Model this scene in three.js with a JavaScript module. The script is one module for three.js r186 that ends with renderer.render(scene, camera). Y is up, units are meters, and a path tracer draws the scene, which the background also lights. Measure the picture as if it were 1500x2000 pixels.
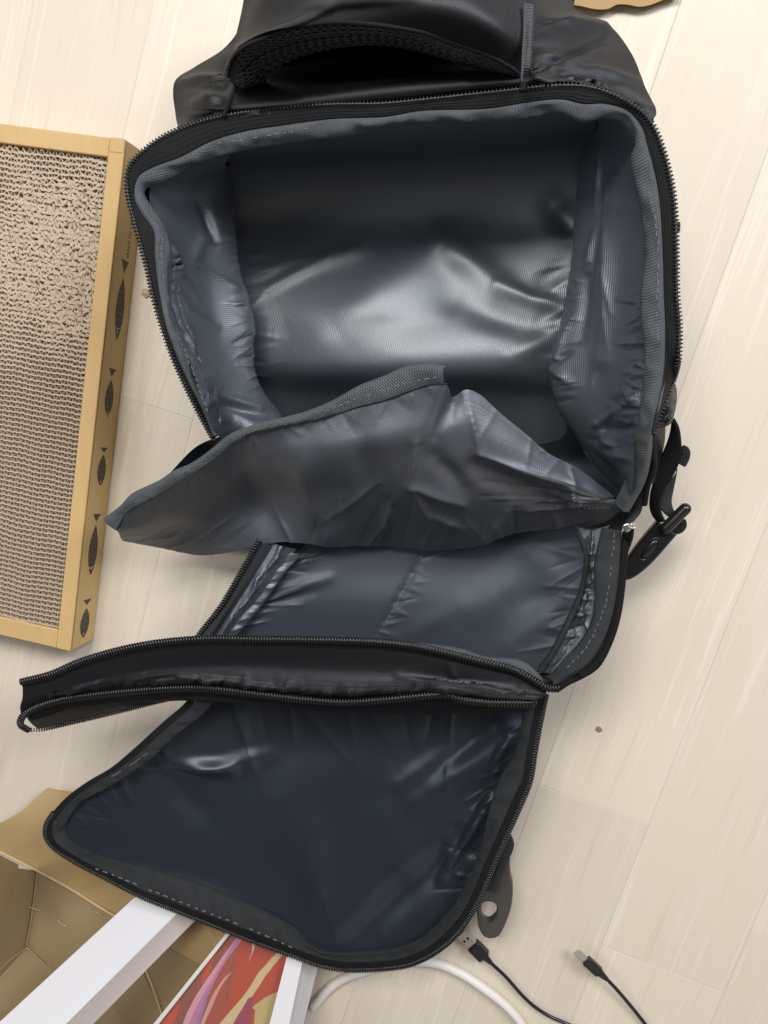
import * as THREE from 'three';
import { mergeGeometries } from 'three/addons/utils/BufferGeometryUtils.js';
import { ImprovedNoise } from 'three/addons/math/ImprovedNoise.js';
import { RoundedBoxGeometry } from 'three/addons/geometries/RoundedBoxGeometry.js';

// ---------- camera, light, exposure ----------
const scene = new THREE.Scene();
const FOCAL = 1502, LENS_H = 0.62;                      // focal length in photo pixels, camera height in metres
const down = new THREE.Vector3(0.17, -0.13, 1).normalize();   // straight down, seen by the camera (x right, y down, z forward)
const east = new THREE.Vector3(0, 1, 0).cross(down).normalize(), south = down.clone().cross(east);
const camera = new THREE.PerspectiveCamera(2 * Math.atan(1000 / FOCAL) * 180 / Math.PI, 0.75, 0.02, 20);
{
  const right = new THREE.Vector3(east.x, -down.x, south.x), up = new THREE.Vector3(-east.y, down.y, -south.y), back = new THREE.Vector3(-east.z, down.z, -south.z);
  camera.position.set(0, LENS_H, 0);
  camera.quaternion.setFromRotationMatrix(new THREE.Matrix4().makeBasis(right, up, back));
}
scene.background = new THREE.Color().setRGB(0.055, 0.055, 0.055);    // dim light of the surroundings
const renderer = new THREE.WebGLRenderer();
renderer.toneMapping = THREE.LinearToneMapping;
renderer.toneMappingExposure = 1.02;
renderer.shadowMap.enabled = true;
function areaLamp(color, intensity, w, h, from, to) {
  const l = new THREE.RectAreaLight(color, intensity, w, h);
  l.position.set(...from); l.lookAt(...to); scene.add(l);
}
areaLamp(0xfffaf3, 20, 1.15, 0.6, [-0.2, 2.05, -1.25], [-0.05, 0, 0.0]);    // big soft light above the head of the bag
areaLamp(0xf6f7ff, 17, 0.8, 0.7, [1.25, 1.4, -0.85], [-0.25, 0.1, -0.15]);            // cool window light from the right
areaLamp(0xf4f6ff, 4.5, 0.8, 0.7, [-1.4, 1.5, -0.3], [0.1, 0, 0]);          // window light from the left
areaLamp(0xffefe2, 0.5, 2.2, 1.8, [0.9, 1.4, 1.6], [0, 0, 0.2]);          // broad warm bounce from the foot of the bag

// ---------- helpers ----------
let seed = 7;
const rnd = () => { seed = (seed + 0x6D2B79F5) | 0; let t = Math.imul(seed ^ (seed >>> 15), 1 | seed); t = (t + Math.imul(t ^ (t >>> 7), 61 | t)) ^ t; return ((t ^ (t >>> 14)) >>> 0) / 4294967296; };
const perlin = new ImprovedNoise(), noise = (x, y, z = 0) => perlin.noise(x + 31.7, y + 12.3, z + 5.1);
const V = (x, y, z) => new THREE.Vector3(x, y, z), lerp = THREE.MathUtils.lerp, clamp = THREE.MathUtils.clamp, sstep = THREE.MathUtils.smoothstep;
// the point at height h (metres) that was measured at x, y in the photograph
function at([px, py, h = 0]) {
  const d = V((px - 750) / FOCAL, (py - 1000) / FOCAL, 1), w = V(d.dot(east), -d.dot(down), d.dot(south));
  return w.multiplyScalar((h - LENS_H) / w.y).add(V(0, LENS_H, 0));
}
function measured(p) {                                   // the reverse: where in the photograph a point was measured
  const x = p.x, y = -(p.y - LENS_H), z = p.z, c = V(east.x * x + down.x * y + south.x * z, east.y * x + down.y * y + south.y * z, east.z * x + down.z * y + south.z * z);
  return [750 + FOCAL * c.x / c.z, 1000 + FOCAL * c.y / c.z];
}
const curve = (list, closed = false) => new THREE.CatmullRomCurve3(list.map(at), closed, 'centripetal');
const H = (list, h) => list.map(([x, y, z]) => [x, y, z ?? h]);          // one height for a list of places
const flat = (s, h) => { const n = s.trim().split(/[\s,]+/).map(Number), o = []; for (let i = 0; i < n.length; i += 2) o.push([n[i], n[i + 1], typeof h === 'function' ? h(i / (n.length - 2)) : h]); return o; };

const bases = new Map(), counts = {};
const numbered = (n) => { const k = counts[n] = (counts[n] ?? -1) + 1; return k ? `${n}_${String(k).padStart(3, '0')}` : n; };
function thing(name, label, category, base = [0, 0, 0], group) {
  const o = new THREE.Group(); o.name = numbered(name); o.position.set(...base); o.userData = { label, category };
  if (group) o.userData.group = group;
  bases.set(o, V(...base)); scene.add(o); return o;
}
function part(parent, name, geo, mat, extra) {
  if (Array.isArray(geo)) geo = mergeGeometries(geo.map((g) => g.index ? g.toNonIndexed() : g));
  const m = new THREE.Mesh(geo, mat); m.name = name; m.castShadow = m.receiveShadow = true;
  let root = parent; while (root.parent && root.parent !== scene) root = root.parent;
  const b = bases.get(root) ?? V(0, 0, 0); geo.translate(-b.x, -b.y, -b.z);
  if (extra) Object.assign(m.userData, extra);
  parent.add(m); return m;
}
const STUFF = { kind: 'stuff' };

// grids of points: rows of measured places, splined both ways
function sheet(rows, nu, nv) {
  const fine = rows.map((r) => (r[0].isVector3 ? new THREE.CatmullRomCurve3(r, false, 'centripetal') : curve(r)).getSpacedPoints(nu)), P = [];
  for (let j = 0; j <= nv; j++) P.push([]);
  for (let i = 0; i <= nu; i++) {
    const c = new THREE.CatmullRomCurve3(fine.map((r) => r[i]), false, 'centripetal');
    for (let j = 0; j <= nv; j++) P[j].push(c.getPoint(j / nv));
  }
  return P;
}
function normals(P) {
  const nv = P.length - 1, nu = P[0].length - 1;
  return P.map((row, j) => row.map((p, i) => {
    const a = P[j][Math.min(i + 1, nu)].clone().sub(P[j][Math.max(i - 1, 0)]), b = P[Math.min(j + 1, nv)][i].clone().sub(P[Math.max(j - 1, 0)][i]);
    const n = a.cross(b).normalize(); return n.y < 0 ? n.negate() : n;
  }));
}
function displace(P, fn) { const N = normals(P); P.forEach((r, j) => r.forEach((p, i) => { p.addScaledVector(N[j][i], fn(p, i / (r.length - 1), j / (P.length - 1))); })); return P; }
// folds where the photograph shows them: [x0, y0, x1, y1, half width in pixels, height in metres]
function folds(P, list) {
  return displace(P, (p) => {
    const [x, y] = measured(p); let s = 0;
    for (const [x0, y0, x1, y1, w, a] of list) {
      const dx = x1 - x0, dy = y1 - y0, t = clamp(((x - x0) * dx + (y - y0) * dy) / (dx * dx + dy * dy), 0, 1), d = Math.hypot(x - x0 - t * dx, y - y0 - t * dy) / Math.abs(w);
      if (d < 3) s += a * (w < 0 ? Math.exp(-d * 1.5) : Math.exp(-d * d * 1.4)) * (0.35 + 0.65 * Math.sin(Math.PI * clamp(t, 0.08, 0.92)));
    }
    return s;
  });
}
// short creases that run inwards from a seam: [list along the seam, creases, length and half width in pixels, height, direction in pixels or a point to run away from]
function puckers(P, seam, count, long, wide, high, dir, spread = 0.5) {
  const c = new THREE.CatmullRomCurve3(seam.map(([x, y]) => V(x, y, 0)), false, 'centripetal'), list = [];
  for (let i = 0; i < count; i++) {
    const p = c.getPointAt(clamp((i + rnd()) / count, 0, 1)), a = Math.atan2(dir[1], dir[0]) + (rnd() - 0.5) * 2 * spread, l = long * (0.4 + rnd()), h = high * (0.5 + rnd()) * (rnd() < 0.3 ? -0.8 : 1);
    list.push([p.x - Math.cos(a) * l * 0.15, p.y - Math.sin(a) * l * 0.15, p.x + Math.cos(a) * l, p.y + Math.sin(a) * l, -wide * (0.7 + 0.6 * rnd()), h]);
  }
  return folds(P, list);
}
// cloth with slack: every edge is a little longer than its span, so that the sheet buckles into creases about its rest shape
function slack(P, { excess = 0.03, rounds = 120, hold = 0.02, bend = 0.35, amp = 0.0015, scale = 40, free = [], seedAt = 0, soft = 2 }) {
  const nv = P.length, nu = P[0].length, at0 = P.map((r) => r.map((p) => p.clone())), links = [];
  const link = (a, b, k) => links.push([a, b, a.distanceTo(b) * (1 + excess * (0.8 + 0.4 * rnd())), k]);
  for (let j = 0; j < nv; j++) for (let i = 0; i < nu; i++) {
    if (i + 1 < nu) link(P[j][i], P[j][i + 1], 0.5);
    if (j + 1 < nv) link(P[j][i], P[j + 1][i], 0.5);
    if (i + 1 < nu && j + 1 < nv) { link(P[j][i], P[j + 1][i + 1], 0.3); link(P[j + 1][i], P[j][i + 1], 0.3); }
    if (i + 3 < nu) link(P[j][i], P[j][i + 3], bend * 0.5);
    if (j + 3 < nv) link(P[j][i], P[j + 3][i], bend * 0.5);
  }
  displace(P, (p) => amp * (noise(p.x * scale, p.z * scale, seedAt) + 0.5 * noise(p.x * scale * 2.3, p.z * scale * 2.3, seedAt + 9)));
  const fixed = (i, j) => (j === 0 && !free.includes('top')) || (j === nv - 1 && !free.includes('bottom')) || (i === 0 && !free.includes('left')) || (i === nu - 1 && !free.includes('right'));
  const d = V(0, 0, 0);
  for (let k = 0; k < rounds; k++) {
    for (const [a, b, l, s] of links) { d.subVectors(b, a); const n = d.length() || 1e-9; d.multiplyScalar(s * 0.5 * (n - l) / n); a.add(d); b.sub(d); }
    for (let j = 0; j < nv; j++) for (let i = 0; i < nu; i++) fixed(i, j) ? P[j][i].copy(at0[j][i]) : P[j][i].lerp(at0[j][i], hold);
  }
  for (let k = 0; k < soft; k++) {
    const Q = P.map((r) => r.map((p) => p.clone()));
    for (let j = 1; j < nv - 1; j++) for (let i = 1; i < nu - 1; i++) P[j][i].copy(Q[j][i]).multiplyScalar(0.4).addScaledVector(Q[j][i - 1], 0.15).addScaledVector(Q[j][i + 1], 0.15).addScaledVector(Q[j - 1][i], 0.15).addScaledVector(Q[j + 1][i], 0.15);
  }
  return P;
}
function gridGeo(P, back = 0) {
  const nv = P.length - 1, nu = P[0].length - 1, pos = [], uv = [], idx = [];
  const us = P.map((r) => { let s = 0; return r.map((p, i) => (s += i ? p.distanceTo(r[i - 1]) : 0)); });
  const mid = Math.floor(nu / 2); let s = 0; const vs = P.map((r, j) => (s += j ? r[mid].distanceTo(P[j - 1][mid]) : 0));
  const put = (Q, off) => {
    const o = pos.length / 3;
    Q.forEach((r, j) => r.forEach((p, i) => { pos.push(p.x, p.y, p.z); uv.push(us[j][i], vs[j]); }));
    for (let j = 0; j < nv; j++) for (let i = 0; i < nu; i++) { const a = o + j * (nu + 1) + i, b = a + 1, c = a + nu + 1, d = c + 1; off ? idx.push(a, b, c, b, d, c) : idx.push(a, c, b, b, c, d); }
  };
  put(P, false);
  if (back) { const N = normals(P); put(P.map((r, j) => r.map((p, i) => p.clone().addScaledVector(N[j][i], -back))), true); }
  const g = new THREE.BufferGeometry();
  g.setAttribute('position', new THREE.Float32BufferAttribute(pos, 3)); g.setAttribute('uv', new THREE.Float32BufferAttribute(uv, 2)); g.setIndex(idx); g.computeVertexNormals();
  return g;
}
// a tape or binding between two edges, domed, with rolled edges and puckers
function band(A, B, { n = 160, dome = 0.002, pucker = 0.0006, freq = 90, roll = 1, wide = 0 } = {}) {
  const a = (A[0].isVector3 ? new THREE.CatmullRomCurve3(A, false, 'centripetal') : curve(A)).getSpacedPoints(n), b = (B[0].isVector3 ? new THREE.CatmullRomCurve3(B, false, 'centripetal') : curve(B)).getSpacedPoints(n);
  const P = [], m = 10, off = rnd() * 50;
  let len = 0;
  for (let i = 0; i <= n; i++) {
    if (i) len += a[i].distanceTo(a[i - 1]);
    const across = b[i].clone().sub(a[i]), t = a[Math.min(i + 1, n)].clone().sub(a[Math.max(i - 1, 0)]);
    let N = across.clone().cross(t).normalize(); if (N.y < 0) N.negate();
    const row = [];
    for (let k = 0; k <= m; k++) {
      const w = k / m, s = lerp(-0.5 - wide, 0.5 + wide, 0.5 - 0.5 * Math.cos(Math.PI * w)) + 0.5, lift = dome * (Math.pow(Math.max(0, Math.sin(Math.PI * w)), 0.7) - (roll && (k === 0 || k === m) ? 0.9 : 0));
      const puck = pucker * Math.sin(Math.PI * w) * (noise(len * freq, w * 1.5, off) + 0.6 * noise(len * freq * 2.3, w * 2, off + 7));
      row.push(a[i].clone().addScaledVector(across, s).addScaledVector(N, lift + puck));
    }
    P.push(row);
  }
  const nu = n, T = Array.from({ length: m + 1 }, (_, k) => P.map((r) => r[k]));
  return gridGeo(T);
}
const tube = (pts, r, n = 80, k = 8) => new THREE.TubeGeometry(pts[0].isVector3 ? new THREE.CatmullRomCurve3(pts, false, 'centripetal') : curve(pts), n, r, k);
function along(pts, step, fn) {
  const c = pts[0].isVector3 ? new THREE.CatmullRomCurve3(pts, false, 'centripetal') : curve(pts); c.arcLengthDivisions = 600;
  const L = c.getLength(), n = Math.max(1, Math.round(L / step)), out = [];
  for (let i = 0; i <= n; i++) { const u = i / n, p = c.getPointAt(u), t = c.getTangentAt(u); out.push(...[fn(p, t, i, u)].flat().filter(Boolean)); }
  return out;
}
const basis = (t, up = V(0, 1, 0)) => { const b = V(0, 0, 0).crossVectors(up, t).normalize(), n = V(0, 0, 0).crossVectors(t, b).normalize(); return new THREE.Matrix4().makeBasis(b, n, t); };
const tooth = new THREE.TorusGeometry(0.00155, 0.00062, 6, 9); tooth.scale(1.15, 0.8, 1);
const teethGeo = (pts, pitch = 0.00215, size = 1) => along(pts, pitch, (p, t) => tooth.clone().scale(size, size, size).applyMatrix4(basis(t).setPosition(p)));
const dash = new THREE.CapsuleGeometry(0.00038, 0.0022, 3, 6); dash.rotateX(Math.PI / 2);
const stitchGeo = (pts, step = 0.0042, size = 1, lift = 0.0008) => along(pts, step, (p, t) => rnd() < 0.1 ? null : dash.clone().scale(size, size, size * (0.6 + 0.6 * rnd())).applyMatrix4(basis(t.clone().add(V((rnd() - 0.5) * 0.15, 0, (rnd() - 0.5) * 0.15)).normalize()).setPosition(p.clone().add(V((rnd() - 0.5) * 0.0006, lift - 0.0006 * rnd(), (rnd() - 0.5) * 0.0006)))));
// a solid slab: outline of measured corners at the top, its underside t below
function slab(corners, t, round = 0) {
  const top = corners.map((c) => c.isVector3 ? c : at(c)), n = top.length, pos = [], idx = [], uv = [];
  const nrm = top[1].clone().sub(top[0]).cross(top[n - 1].clone().sub(top[0])).normalize(); if (nrm.y < 0) nrm.negate();
  const low = top.map((p) => p.clone().addScaledVector(nrm, -t));
  const quad = (...q) => { const o = pos.length / 3; q.forEach((p, i) => { pos.push(p.x, p.y, p.z); uv.push(p.x, p.z); }); for (let i = 2; i < q.length; i++) idx.push(o, o + i - 1, o + i); };
  quad(...top); quad(...low.slice().reverse()); for (let i = 0; i < n; i++) { const k = (i + 1) % n; quad(top[k], top[i], low[i], low[k]); }
  const g = new THREE.BufferGeometry(); g.setAttribute('position', new THREE.Float32BufferAttribute(pos, 3)); g.setAttribute('uv', new THREE.Float32BufferAttribute(uv, 2)); g.setIndex(idx); g.computeVertexNormals();
  return g;
}

// ---------- textures and materials ----------
function data(w, h, fn, srgb = false, repeat = 1) {
  const d = new Uint8Array(w * h * 4);
  for (let y = 0; y < h; y++) for (let x = 0; x < w; x++) { const c = fn(x, y), o = (y * w + x) * 4; for (let k = 0; k < 3; k++) d[o + k] = clamp(Math.round(255 * (c[k] ?? c)), 0, 255); d[o + 3] = 255; }
  const t = new THREE.DataTexture(d, w, h); t.wrapS = t.wrapT = THREE.RepeatWrapping; t.magFilter = t.minFilter = THREE.LinearFilter; if (srgb) t.colorSpace = THREE.SRGBColorSpace; t.needsUpdate = true;
  if (repeat !== 1) t.repeat.set(...[repeat].flat().length === 2 ? repeat : [repeat, repeat]);
  return t;
}
const TAU = Math.PI * 2;
const twill = data(64, 64, (x, y) => 0.5 + 0.35 * Math.sin((x * 8 + y * 2) / 64 * TAU) + 0.15 * Math.sin((y * 16) / 64 * TAU), false, 1 / 0.0112);
const ribs = data(64, 64, (x, y) => 0.5 + 0.4 * Math.sin((y * 8) / 64 * TAU) + 0.1 * Math.sin((x * 16) / 64 * TAU), false, 1 / 0.0125);
const weave = data(64, 64, (x, y) => 0.5 + 0.5 * Math.sin(x / 8 * TAU) * Math.sin(y / 8 * TAU), false, 1 / 0.0136);
const weaveTone = data(128, 128, (x, y) => { const s = Math.sin(x / 8 * TAU) * Math.sin(y / 8 * TAU); return 0.42 + 0.58 * Math.max(0, s) * (0.7 + 0.5 * noise(x / 20, y / 20)); }, false, 1 / 0.0272);
const phys = (o) => new THREE.MeshPhysicalMaterial({ side: THREE.DoubleSide, ...o });
const col = (r, g, b) => new THREE.Color().setRGB(r, g, b);
const M = {
  satin: phys({ color: col(0.05, 0.058, 0.072), roughness: 0.43, specularColor: col(0.88, 0.95, 1), ior: 2.2, bumpMap: twill, bumpScale: 0.00012 }),
  flapSatin: phys({ color: col(0.058, 0.065, 0.08), roughness: 0.43, specularColor: col(0.9, 0.95, 1), ior: 2.0, bumpMap: twill, bumpScale: 0.00014 }),
  satinRib: phys({ color: col(0.064, 0.0745, 0.092), roughness: 0.42, specularColor: col(0.88, 0.95, 1), ior: 2.2, bumpMap: ribs, bumpScale: 0.00014 }),
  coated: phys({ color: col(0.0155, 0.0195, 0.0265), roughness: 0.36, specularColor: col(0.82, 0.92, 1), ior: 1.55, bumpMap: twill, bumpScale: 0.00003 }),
  pocket: phys({ color: col(0.034, 0.04, 0.052), roughness: 0.45, specularColor: col(0.82, 0.92, 1), ior: 1.6, bumpMap: twill, bumpScale: 0.00006 }),
  nylon: phys({ color: col(0.0075, 0.0078, 0.0095), roughness: 0.47, specularColor: col(0.9, 0.94, 1), ior: 1.55, bumpMap: twill, bumpScale: 0.00014 }),
  webbing: phys({ color: col(0.17, 0.195, 0.215), roughness: 0.6, map: weaveTone, bumpMap: weave, bumpScale: 0.0006 }),
  darkWebbing: phys({ color: col(0.042, 0.048, 0.054), roughness: 0.65, map: weaveTone, bumpMap: weave, bumpScale: 0.0006 }),
  zipTape: phys({ color: col(0.0055, 0.0055, 0.006), roughness: 0.8, specularIntensity: 0.6, bumpMap: ribs, bumpScale: 0.0002 }),
  teeth: phys({ color: col(0.012, 0.012, 0.013), roughness: 0.28, ior: 1.55 }),
  thread: phys({ color: col(0.13, 0.145, 0.16), roughness: 0.8 }),
  blackThread: phys({ color: col(0.025, 0.025, 0.027), roughness: 0.7 }),
  plastic: phys({ color: col(0.013, 0.013, 0.0145), roughness: 0.24 }),
  metal: phys({ color: col(0.7, 0.68, 0.62), roughness: 0.3, metalness: 1 }),
  meshFabric: phys({ color: col(0.06, 0.06, 0.065), roughness: 0.36 }),
  black: phys({ color: col(0.006, 0.006, 0.007), roughness: 0.9 }),
  white: phys({ color: col(0.68, 0.68, 0.70), roughness: 0.45 }),
  hose: phys({ color: col(0.74, 0.72, 0.68), roughness: 0.4 }),
};

// ---------- floor ----------
const FLOOR_TURN = -0.314;
{
  const floor = new THREE.Group(); floor.name = 'floor'; floor.userData.kind = 'structure'; scene.add(floor);
  const grainOf = (s) => {
    const W = 256, L = 1024, field = new Float32Array(W * L);      // 0.13 m by 1.04 m
    for (let y = 0; y < L; y++) for (let x = 0; x < W; x++) {
      const bend = 5 * noise(x / 90, y / 170, s) + 2 * noise(x / 30, y / 60, s + 3), u = x + bend;
      field[y * W + x] = 0.5 * noise(u / 5, y / 110, s + 11) + 0.35 * noise(u / 2.2, y / 60, s + 17) + 0.5 * noise(u / 22, y / 300, s + 23);
    }
    return { W, L, f: (x, y) => field[y * W + x] };
  };
  const mats = [];
  for (let k = 0; k < 4; k++) {
    const g = grainOf(k * 40 + 1), tone = [1, 0.985, 1.015, 0.97][k];
    const map = data(g.W, g.L, (x, y) => { const v = g.f(x, y), light = sstep(v, 0.16, 0.5), dark = sstep(-v, 0.2, 0.6); return [0.855, 0.816, 0.748].map((c, i) => tone * (c + [0.034, 0.038, 0.044][i] * light - [0.036, 0.039, 0.043][i] * dark)); }, true, [1 / 0.13, 1 / 1.04]);
    const bump = data(g.W, g.L, (x, y) => 0.5 + 0.5 * g.f(x, y), false, [1 / 0.13, 1 / 1.04]);
    const rough = data(g.W, g.L, (x, y) => 0.42 - 0.12 * g.f(x, y), false, [1 / 0.13, 1 / 1.04]);
    mats.push(phys({ map, bumpMap: bump, bumpScale: 0.00022, roughnessMap: rough, roughness: 1 }));
  }
  const seams = [-1.1, -0.995, -0.89, -0.786, -0.682, -0.578, -0.475, -0.372, -0.2555, -0.163, -0.07, 0.022, 0.114, 0.2075, 0.3115, 0.415, 0.52, 0.624, 0.73, 0.834, 0.94];
  const cuts = { 7: [0.083 - 0.83, 0.083, 0.083 + 0.83], 12: [0.288], 13: [0.405], 14: [0.344], 8: [0.95], 9: [-0.3, 0.55] };
  const plank = (c0, c1, d0, d1) => {
    const b = 0.0004, g = 0.00006, w = c1 - c0 - 2 * g, l = d1 - d0 - 2 * g, sh = new THREE.Shape([new THREE.Vector2(c0 + g + b, d0 + g + b), new THREE.Vector2(c1 - g - b, d0 + g + b), new THREE.Vector2(c1 - g - b, d1 - g - b), new THREE.Vector2(c0 + g + b, d1 - g - b)]);
    const e = new THREE.ExtrudeGeometry(sh, { depth: 0.006, bevelEnabled: true, bevelSize: b, bevelThickness: 0.0002, bevelSegments: 1 });
    e.translate(0, 0, -0.006 - 0.0002); e.rotateX(Math.PI / 2); e.scale(1, -1, 1);
    const ix = e.index; // mirrored: turn the faces round
    const p = e.attributes.position; for (let i = 0; i < p.count; i += 3) { const t = [p.getX(i + 1), p.getY(i + 1), p.getZ(i + 1)]; p.setXYZ(i + 1, p.getX(i + 2), p.getY(i + 2), p.getZ(i + 2)); p.setXYZ(i + 2, ...t); }
    const uv = e.attributes.uv, ou = rnd(), ov = rnd(); for (let i = 0; i < p.count; i++) uv.setXY(i, p.getX(i) + ou * 0.13, p.getZ(i) + ov);
    e.computeVertexNormals(); e.rotateY(FLOOR_TURN); return e;
  };
  const M2 = -1.3, M3 = 1.4;
  for (let k = 0; k + 1 < seams.length; k++) {
    const ends = [M2, ...(cuts[k] ?? [-0.9 + ((k * 0.37) % 1) * 0.8 + (k > 8 && k < 15 ? -0.9 : 0), 0.75 + ((k * 0.53) % 1) * 0.4]).filter((x) => x > M2 && x < M3), M3];
    for (let i = 0; i + 1 < ends.length; i++) part(floor, numbered('plank'), plank(seams[k], seams[k + 1], ends[i], ends[i + 1]), mats[(k * 5 + i * 3) % 4]);
  }
  const sub = new THREE.BoxGeometry(2.6, 0.02, 3.2); sub.translate(0, -0.017, 0); sub.rotateY(FLOOR_TURN);
  part(floor, 'subfloor', sub, phys({ color: col(0.28, 0.23, 0.17), roughness: 0.9 }));
}
// crumbs on the floor
{
  const crumb = (name, label, cat, p, r, c) => { const g = new THREE.IcosahedronGeometry(r, 2), q = g.attributes.position; for (let i = 0; i < q.count; i++) { const v = V(q.getX(i), q.getY(i), q.getZ(i)); v.multiplyScalar(1 + 0.5 * noise(v.x * 700, v.y * 700, v.z * 700)); q.setXYZ(i, v.x, v.y * 0.35, v.z); } g.computeVertexNormals(); const b = at(p), o = new THREE.Mesh(g, phys({ color: c, roughness: 0.9 })); o.name = name; o.position.set(b.x, r * 0.3, b.z); o.userData = { label, category: cat }; o.castShadow = o.receiveShadow = true; scene.add(o); };
  crumb('crumb', 'tiny brown crumb on the open floor right of the lowest compartment', 'crumb', [1170, 1424], 0.0024, col(0.3, 0.21, 0.13));
  crumb('lint_tuft', 'small beige tuft of lint between the cat scratcher and the zip', 'lint', [286, 572], 0.0035, col(0.5, 0.42, 0.28));
}

// ---------- backpack ----------
const bag = thing('backpack', 'black backpack lying open on its back with three unzipped compartments and grey lining', 'backpack', [-0.06, 0, 0.08]);
{
  // main compartment: zip line round the opening, from lower left over the top to lower right
  const zipL = flat('416,858 390,810 360,750 330,680 300,585 288,530 275,480 260,425 249,378 247,350 254,322 280,295 320,267 360,249 400,235 475,220 550,210 650,204 750,202 825,195 925,184 1000,176 1050,170 1100,167 1150,170 1190,182 1230,202 1260,225 1280,255 1300,310 1315,380 1320,450 1321,500 1322,575 1327,640 1325,700 1312,750 1300,780 1285,820 1276,845', 0.15);
  zipL.forEach((p, i) => { p[2] = i < 4 ? 0.115 + 0.01 * i : i > zipL.length - 5 ? 0.13 : 0.15; });
  const bindOut = flat('416,852 395,800 370,750 345,695 327,645 312,575 302,500 300,450 276,415 262,385 270,345 300,326 350,308 410,277 475,257 550,245 650,232 750,228 825,216 950,212 1050,197 1100,194 1140,203 1180,202 1225,215 1255,250 1265,285 1275,320 1287,380 1295,500 1297,575 1300,650 1295,740 1282,800 1272,850 1267,900 1250,950 1222,1000', 0.148);
  const bindIn = flat('428,846 406,795 386,740 366,685 342,635 328,585 328,530 332,500 329,470 312,430 290,398 280,372 315,358 360,332 400,314 450,299 510,287 600,274 700,262 750,250 850,237 950,236 1010,231 1060,221 1100,221 1135,238 1175,228 1212,233 1238,257 1247,282 1233,310 1242,360 1255,425 1262,500 1255,550 1252,615 1260,690 1258,740 1254,785 1248,820 1234,850 1230,890 1230,915 1205,980', 0.14);
  for (const b of [bindOut, bindIn]) b.forEach((p, i) => { if (i < 4) p[2] -= 0.03 - 0.008 * i; if (i > b.length - 5) p[2] -= 0.01 * (i - b.length + 5); });
  const zip = part(bag, 'zipper', band(zipL, bindOut.slice(0, -3), { n: 220, dome: 0.0006, pucker: 0.0004, roll: 0 }), M.zipTape);
  part(zip, 'zipper_teeth', [...teethGeo(zipL, 0.0022, 0.85), tube(zipL, 0.0008, 500, 6)], M.teeth, STUFF);
  const bind = part(bag, 'edge_binding', band(bindOut, bindIn, { n: 300, dome: 0.003, pucker: 0.002, freq: 60 }), M.webbing);
  part(bind, 'stitching', [...stitchGeo(flat('345,640 368,690 388,745 408,800', 0.1395), 0.004, 0.9, 0.004), ...stitchGeo(flat('318,470 316,500 320,540', 0.15), 0.004, 0.9, 0.001), ...stitchGeo(flat('430,282 520,268 600,254', 0.152), 0.0045, 1, 0.002), ...stitchGeo(flat('1268,380 1282,450 1284,530 1283,600 1284,660', 0.152), 0.0045, 1, 0.001)], M.thread, STUFF);

  // lining of the main compartment
  const back = sheet([
    [[415, 292, .135], [600, 262, .137], [800, 240, .138], [1000, 226, .138], [1165, 218, .135]],
    [[425, 335, .065], [620, 330, .05], [800, 322, .046], [1000, 312, .05], [1160, 292, .06]],
    [[430, 430, .036], [620, 425, .03], [800, 418, .028], [1000, 410, .03], [1150, 400, .04]],
    [[440, 540, .034], [640, 530, .036], [800, 522, .038], [960, 520, .036], [1140, 520, .038]],
    [[455, 640, .04], [650, 630, .053], [800, 626, .057], [960, 622, .053], [1130, 620, .04]],
    [[465, 712, .04], [650, 712, .06], [800, 716, .064], [950, 715, .058], [1110, 720, .042]],
    [[485, 775, .022], [650, 778, .034], [800, 782, .037], [950, 778, .032], [1110, 785, .022]],
    [[510, 880, .005], [650, 880, .005], [800, 880, .005], [950, 880, .005], [1130, 880, .005]],
  ], 170, 150);
  folds(back, [[490, 582, 640, 505, 14, .002], [640, 505, 720, 480, 18, .0016], [640, 660, 870, 490, 60, .008], [862, 484, 970, 555, 34, .006], [970, 560, 1104, 603, 16, .004], [890, 590, 1050, 640, 36, -.005], [1040, 570, 1120, 500, 26, -.003], [720, 560, 540, 630, 60, .003], [1000, 700, 1095, 640, 24, .003], [560, 690, 720, 700, 40, -.002], [1080, 400, 1130, 460, 30, -.005]]);
  slack(back, { excess: 0.008, rounds: 60, hold: 0.04, amp: 0.001, scale: 22, seedAt: 3 });
  puckers(back, [[1125, 430], [1110, 600], [1085, 720]], 12, 60, 8, .0008, [-1, 0.1], 0.6);
  puckers(back, [[470, 480], [490, 640], [500, 740]], 16, 50, 6, .0009, [1, -0.3], 0.5);
  part(bag, 'back_lining', gridGeo(back), M.satin);
  const wallL = sheet([
    flat('452,296 360,326 296,362 294,400 312,440 330,500 322,585 338,635 362,685 382,740 402,795 425,848 450,880', (t) => 0.138 - 0.06 * sstep(t, 0.86, 1)),
    flat('440,325 400,350 372,390 375,440 390,500 400,570 412,640 425,690 440,740 460,790 490,845', (t) => 0.105 - 0.012 * t),
    flat('452,318 456,380 458,450 470,535 486,590 494,640 492,680 498,728 516,768 542,802 568,845', (t) => 0.055 + 0.015 * Math.sin(t * 3)),
    flat('440,322 444,380 446,450 456,535 470,590 478,640 478,680 482,728 496,770 520,806 545,850', 0.03),
  ], 190, 80);
  folds(wallL, [[395, 470, 372, 520, 14, .003], [395, 400, 420, 470, 10, -.004], [472, 500, 490, 600, 9, .003], [395, 775, 530, 815, 14, -.004], [400, 770, 510, 795, 9, .003], [352, 600, 420, 640, 10, .002], [380, 700, 370, 640, 8, .002]]);
  slack(wallL, { excess: 0.014, rounds: 90, hold: 0.03, amp: 0.0012, scale: 26, seedAt: 8, soft: 3 });
  puckers(wallL, [[330, 500], [325, 585], [340, 635], [365, 685], [385, 740], [420, 830]], 34, 26, 4, .0011, [1, -0.05], 0.6);
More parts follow.
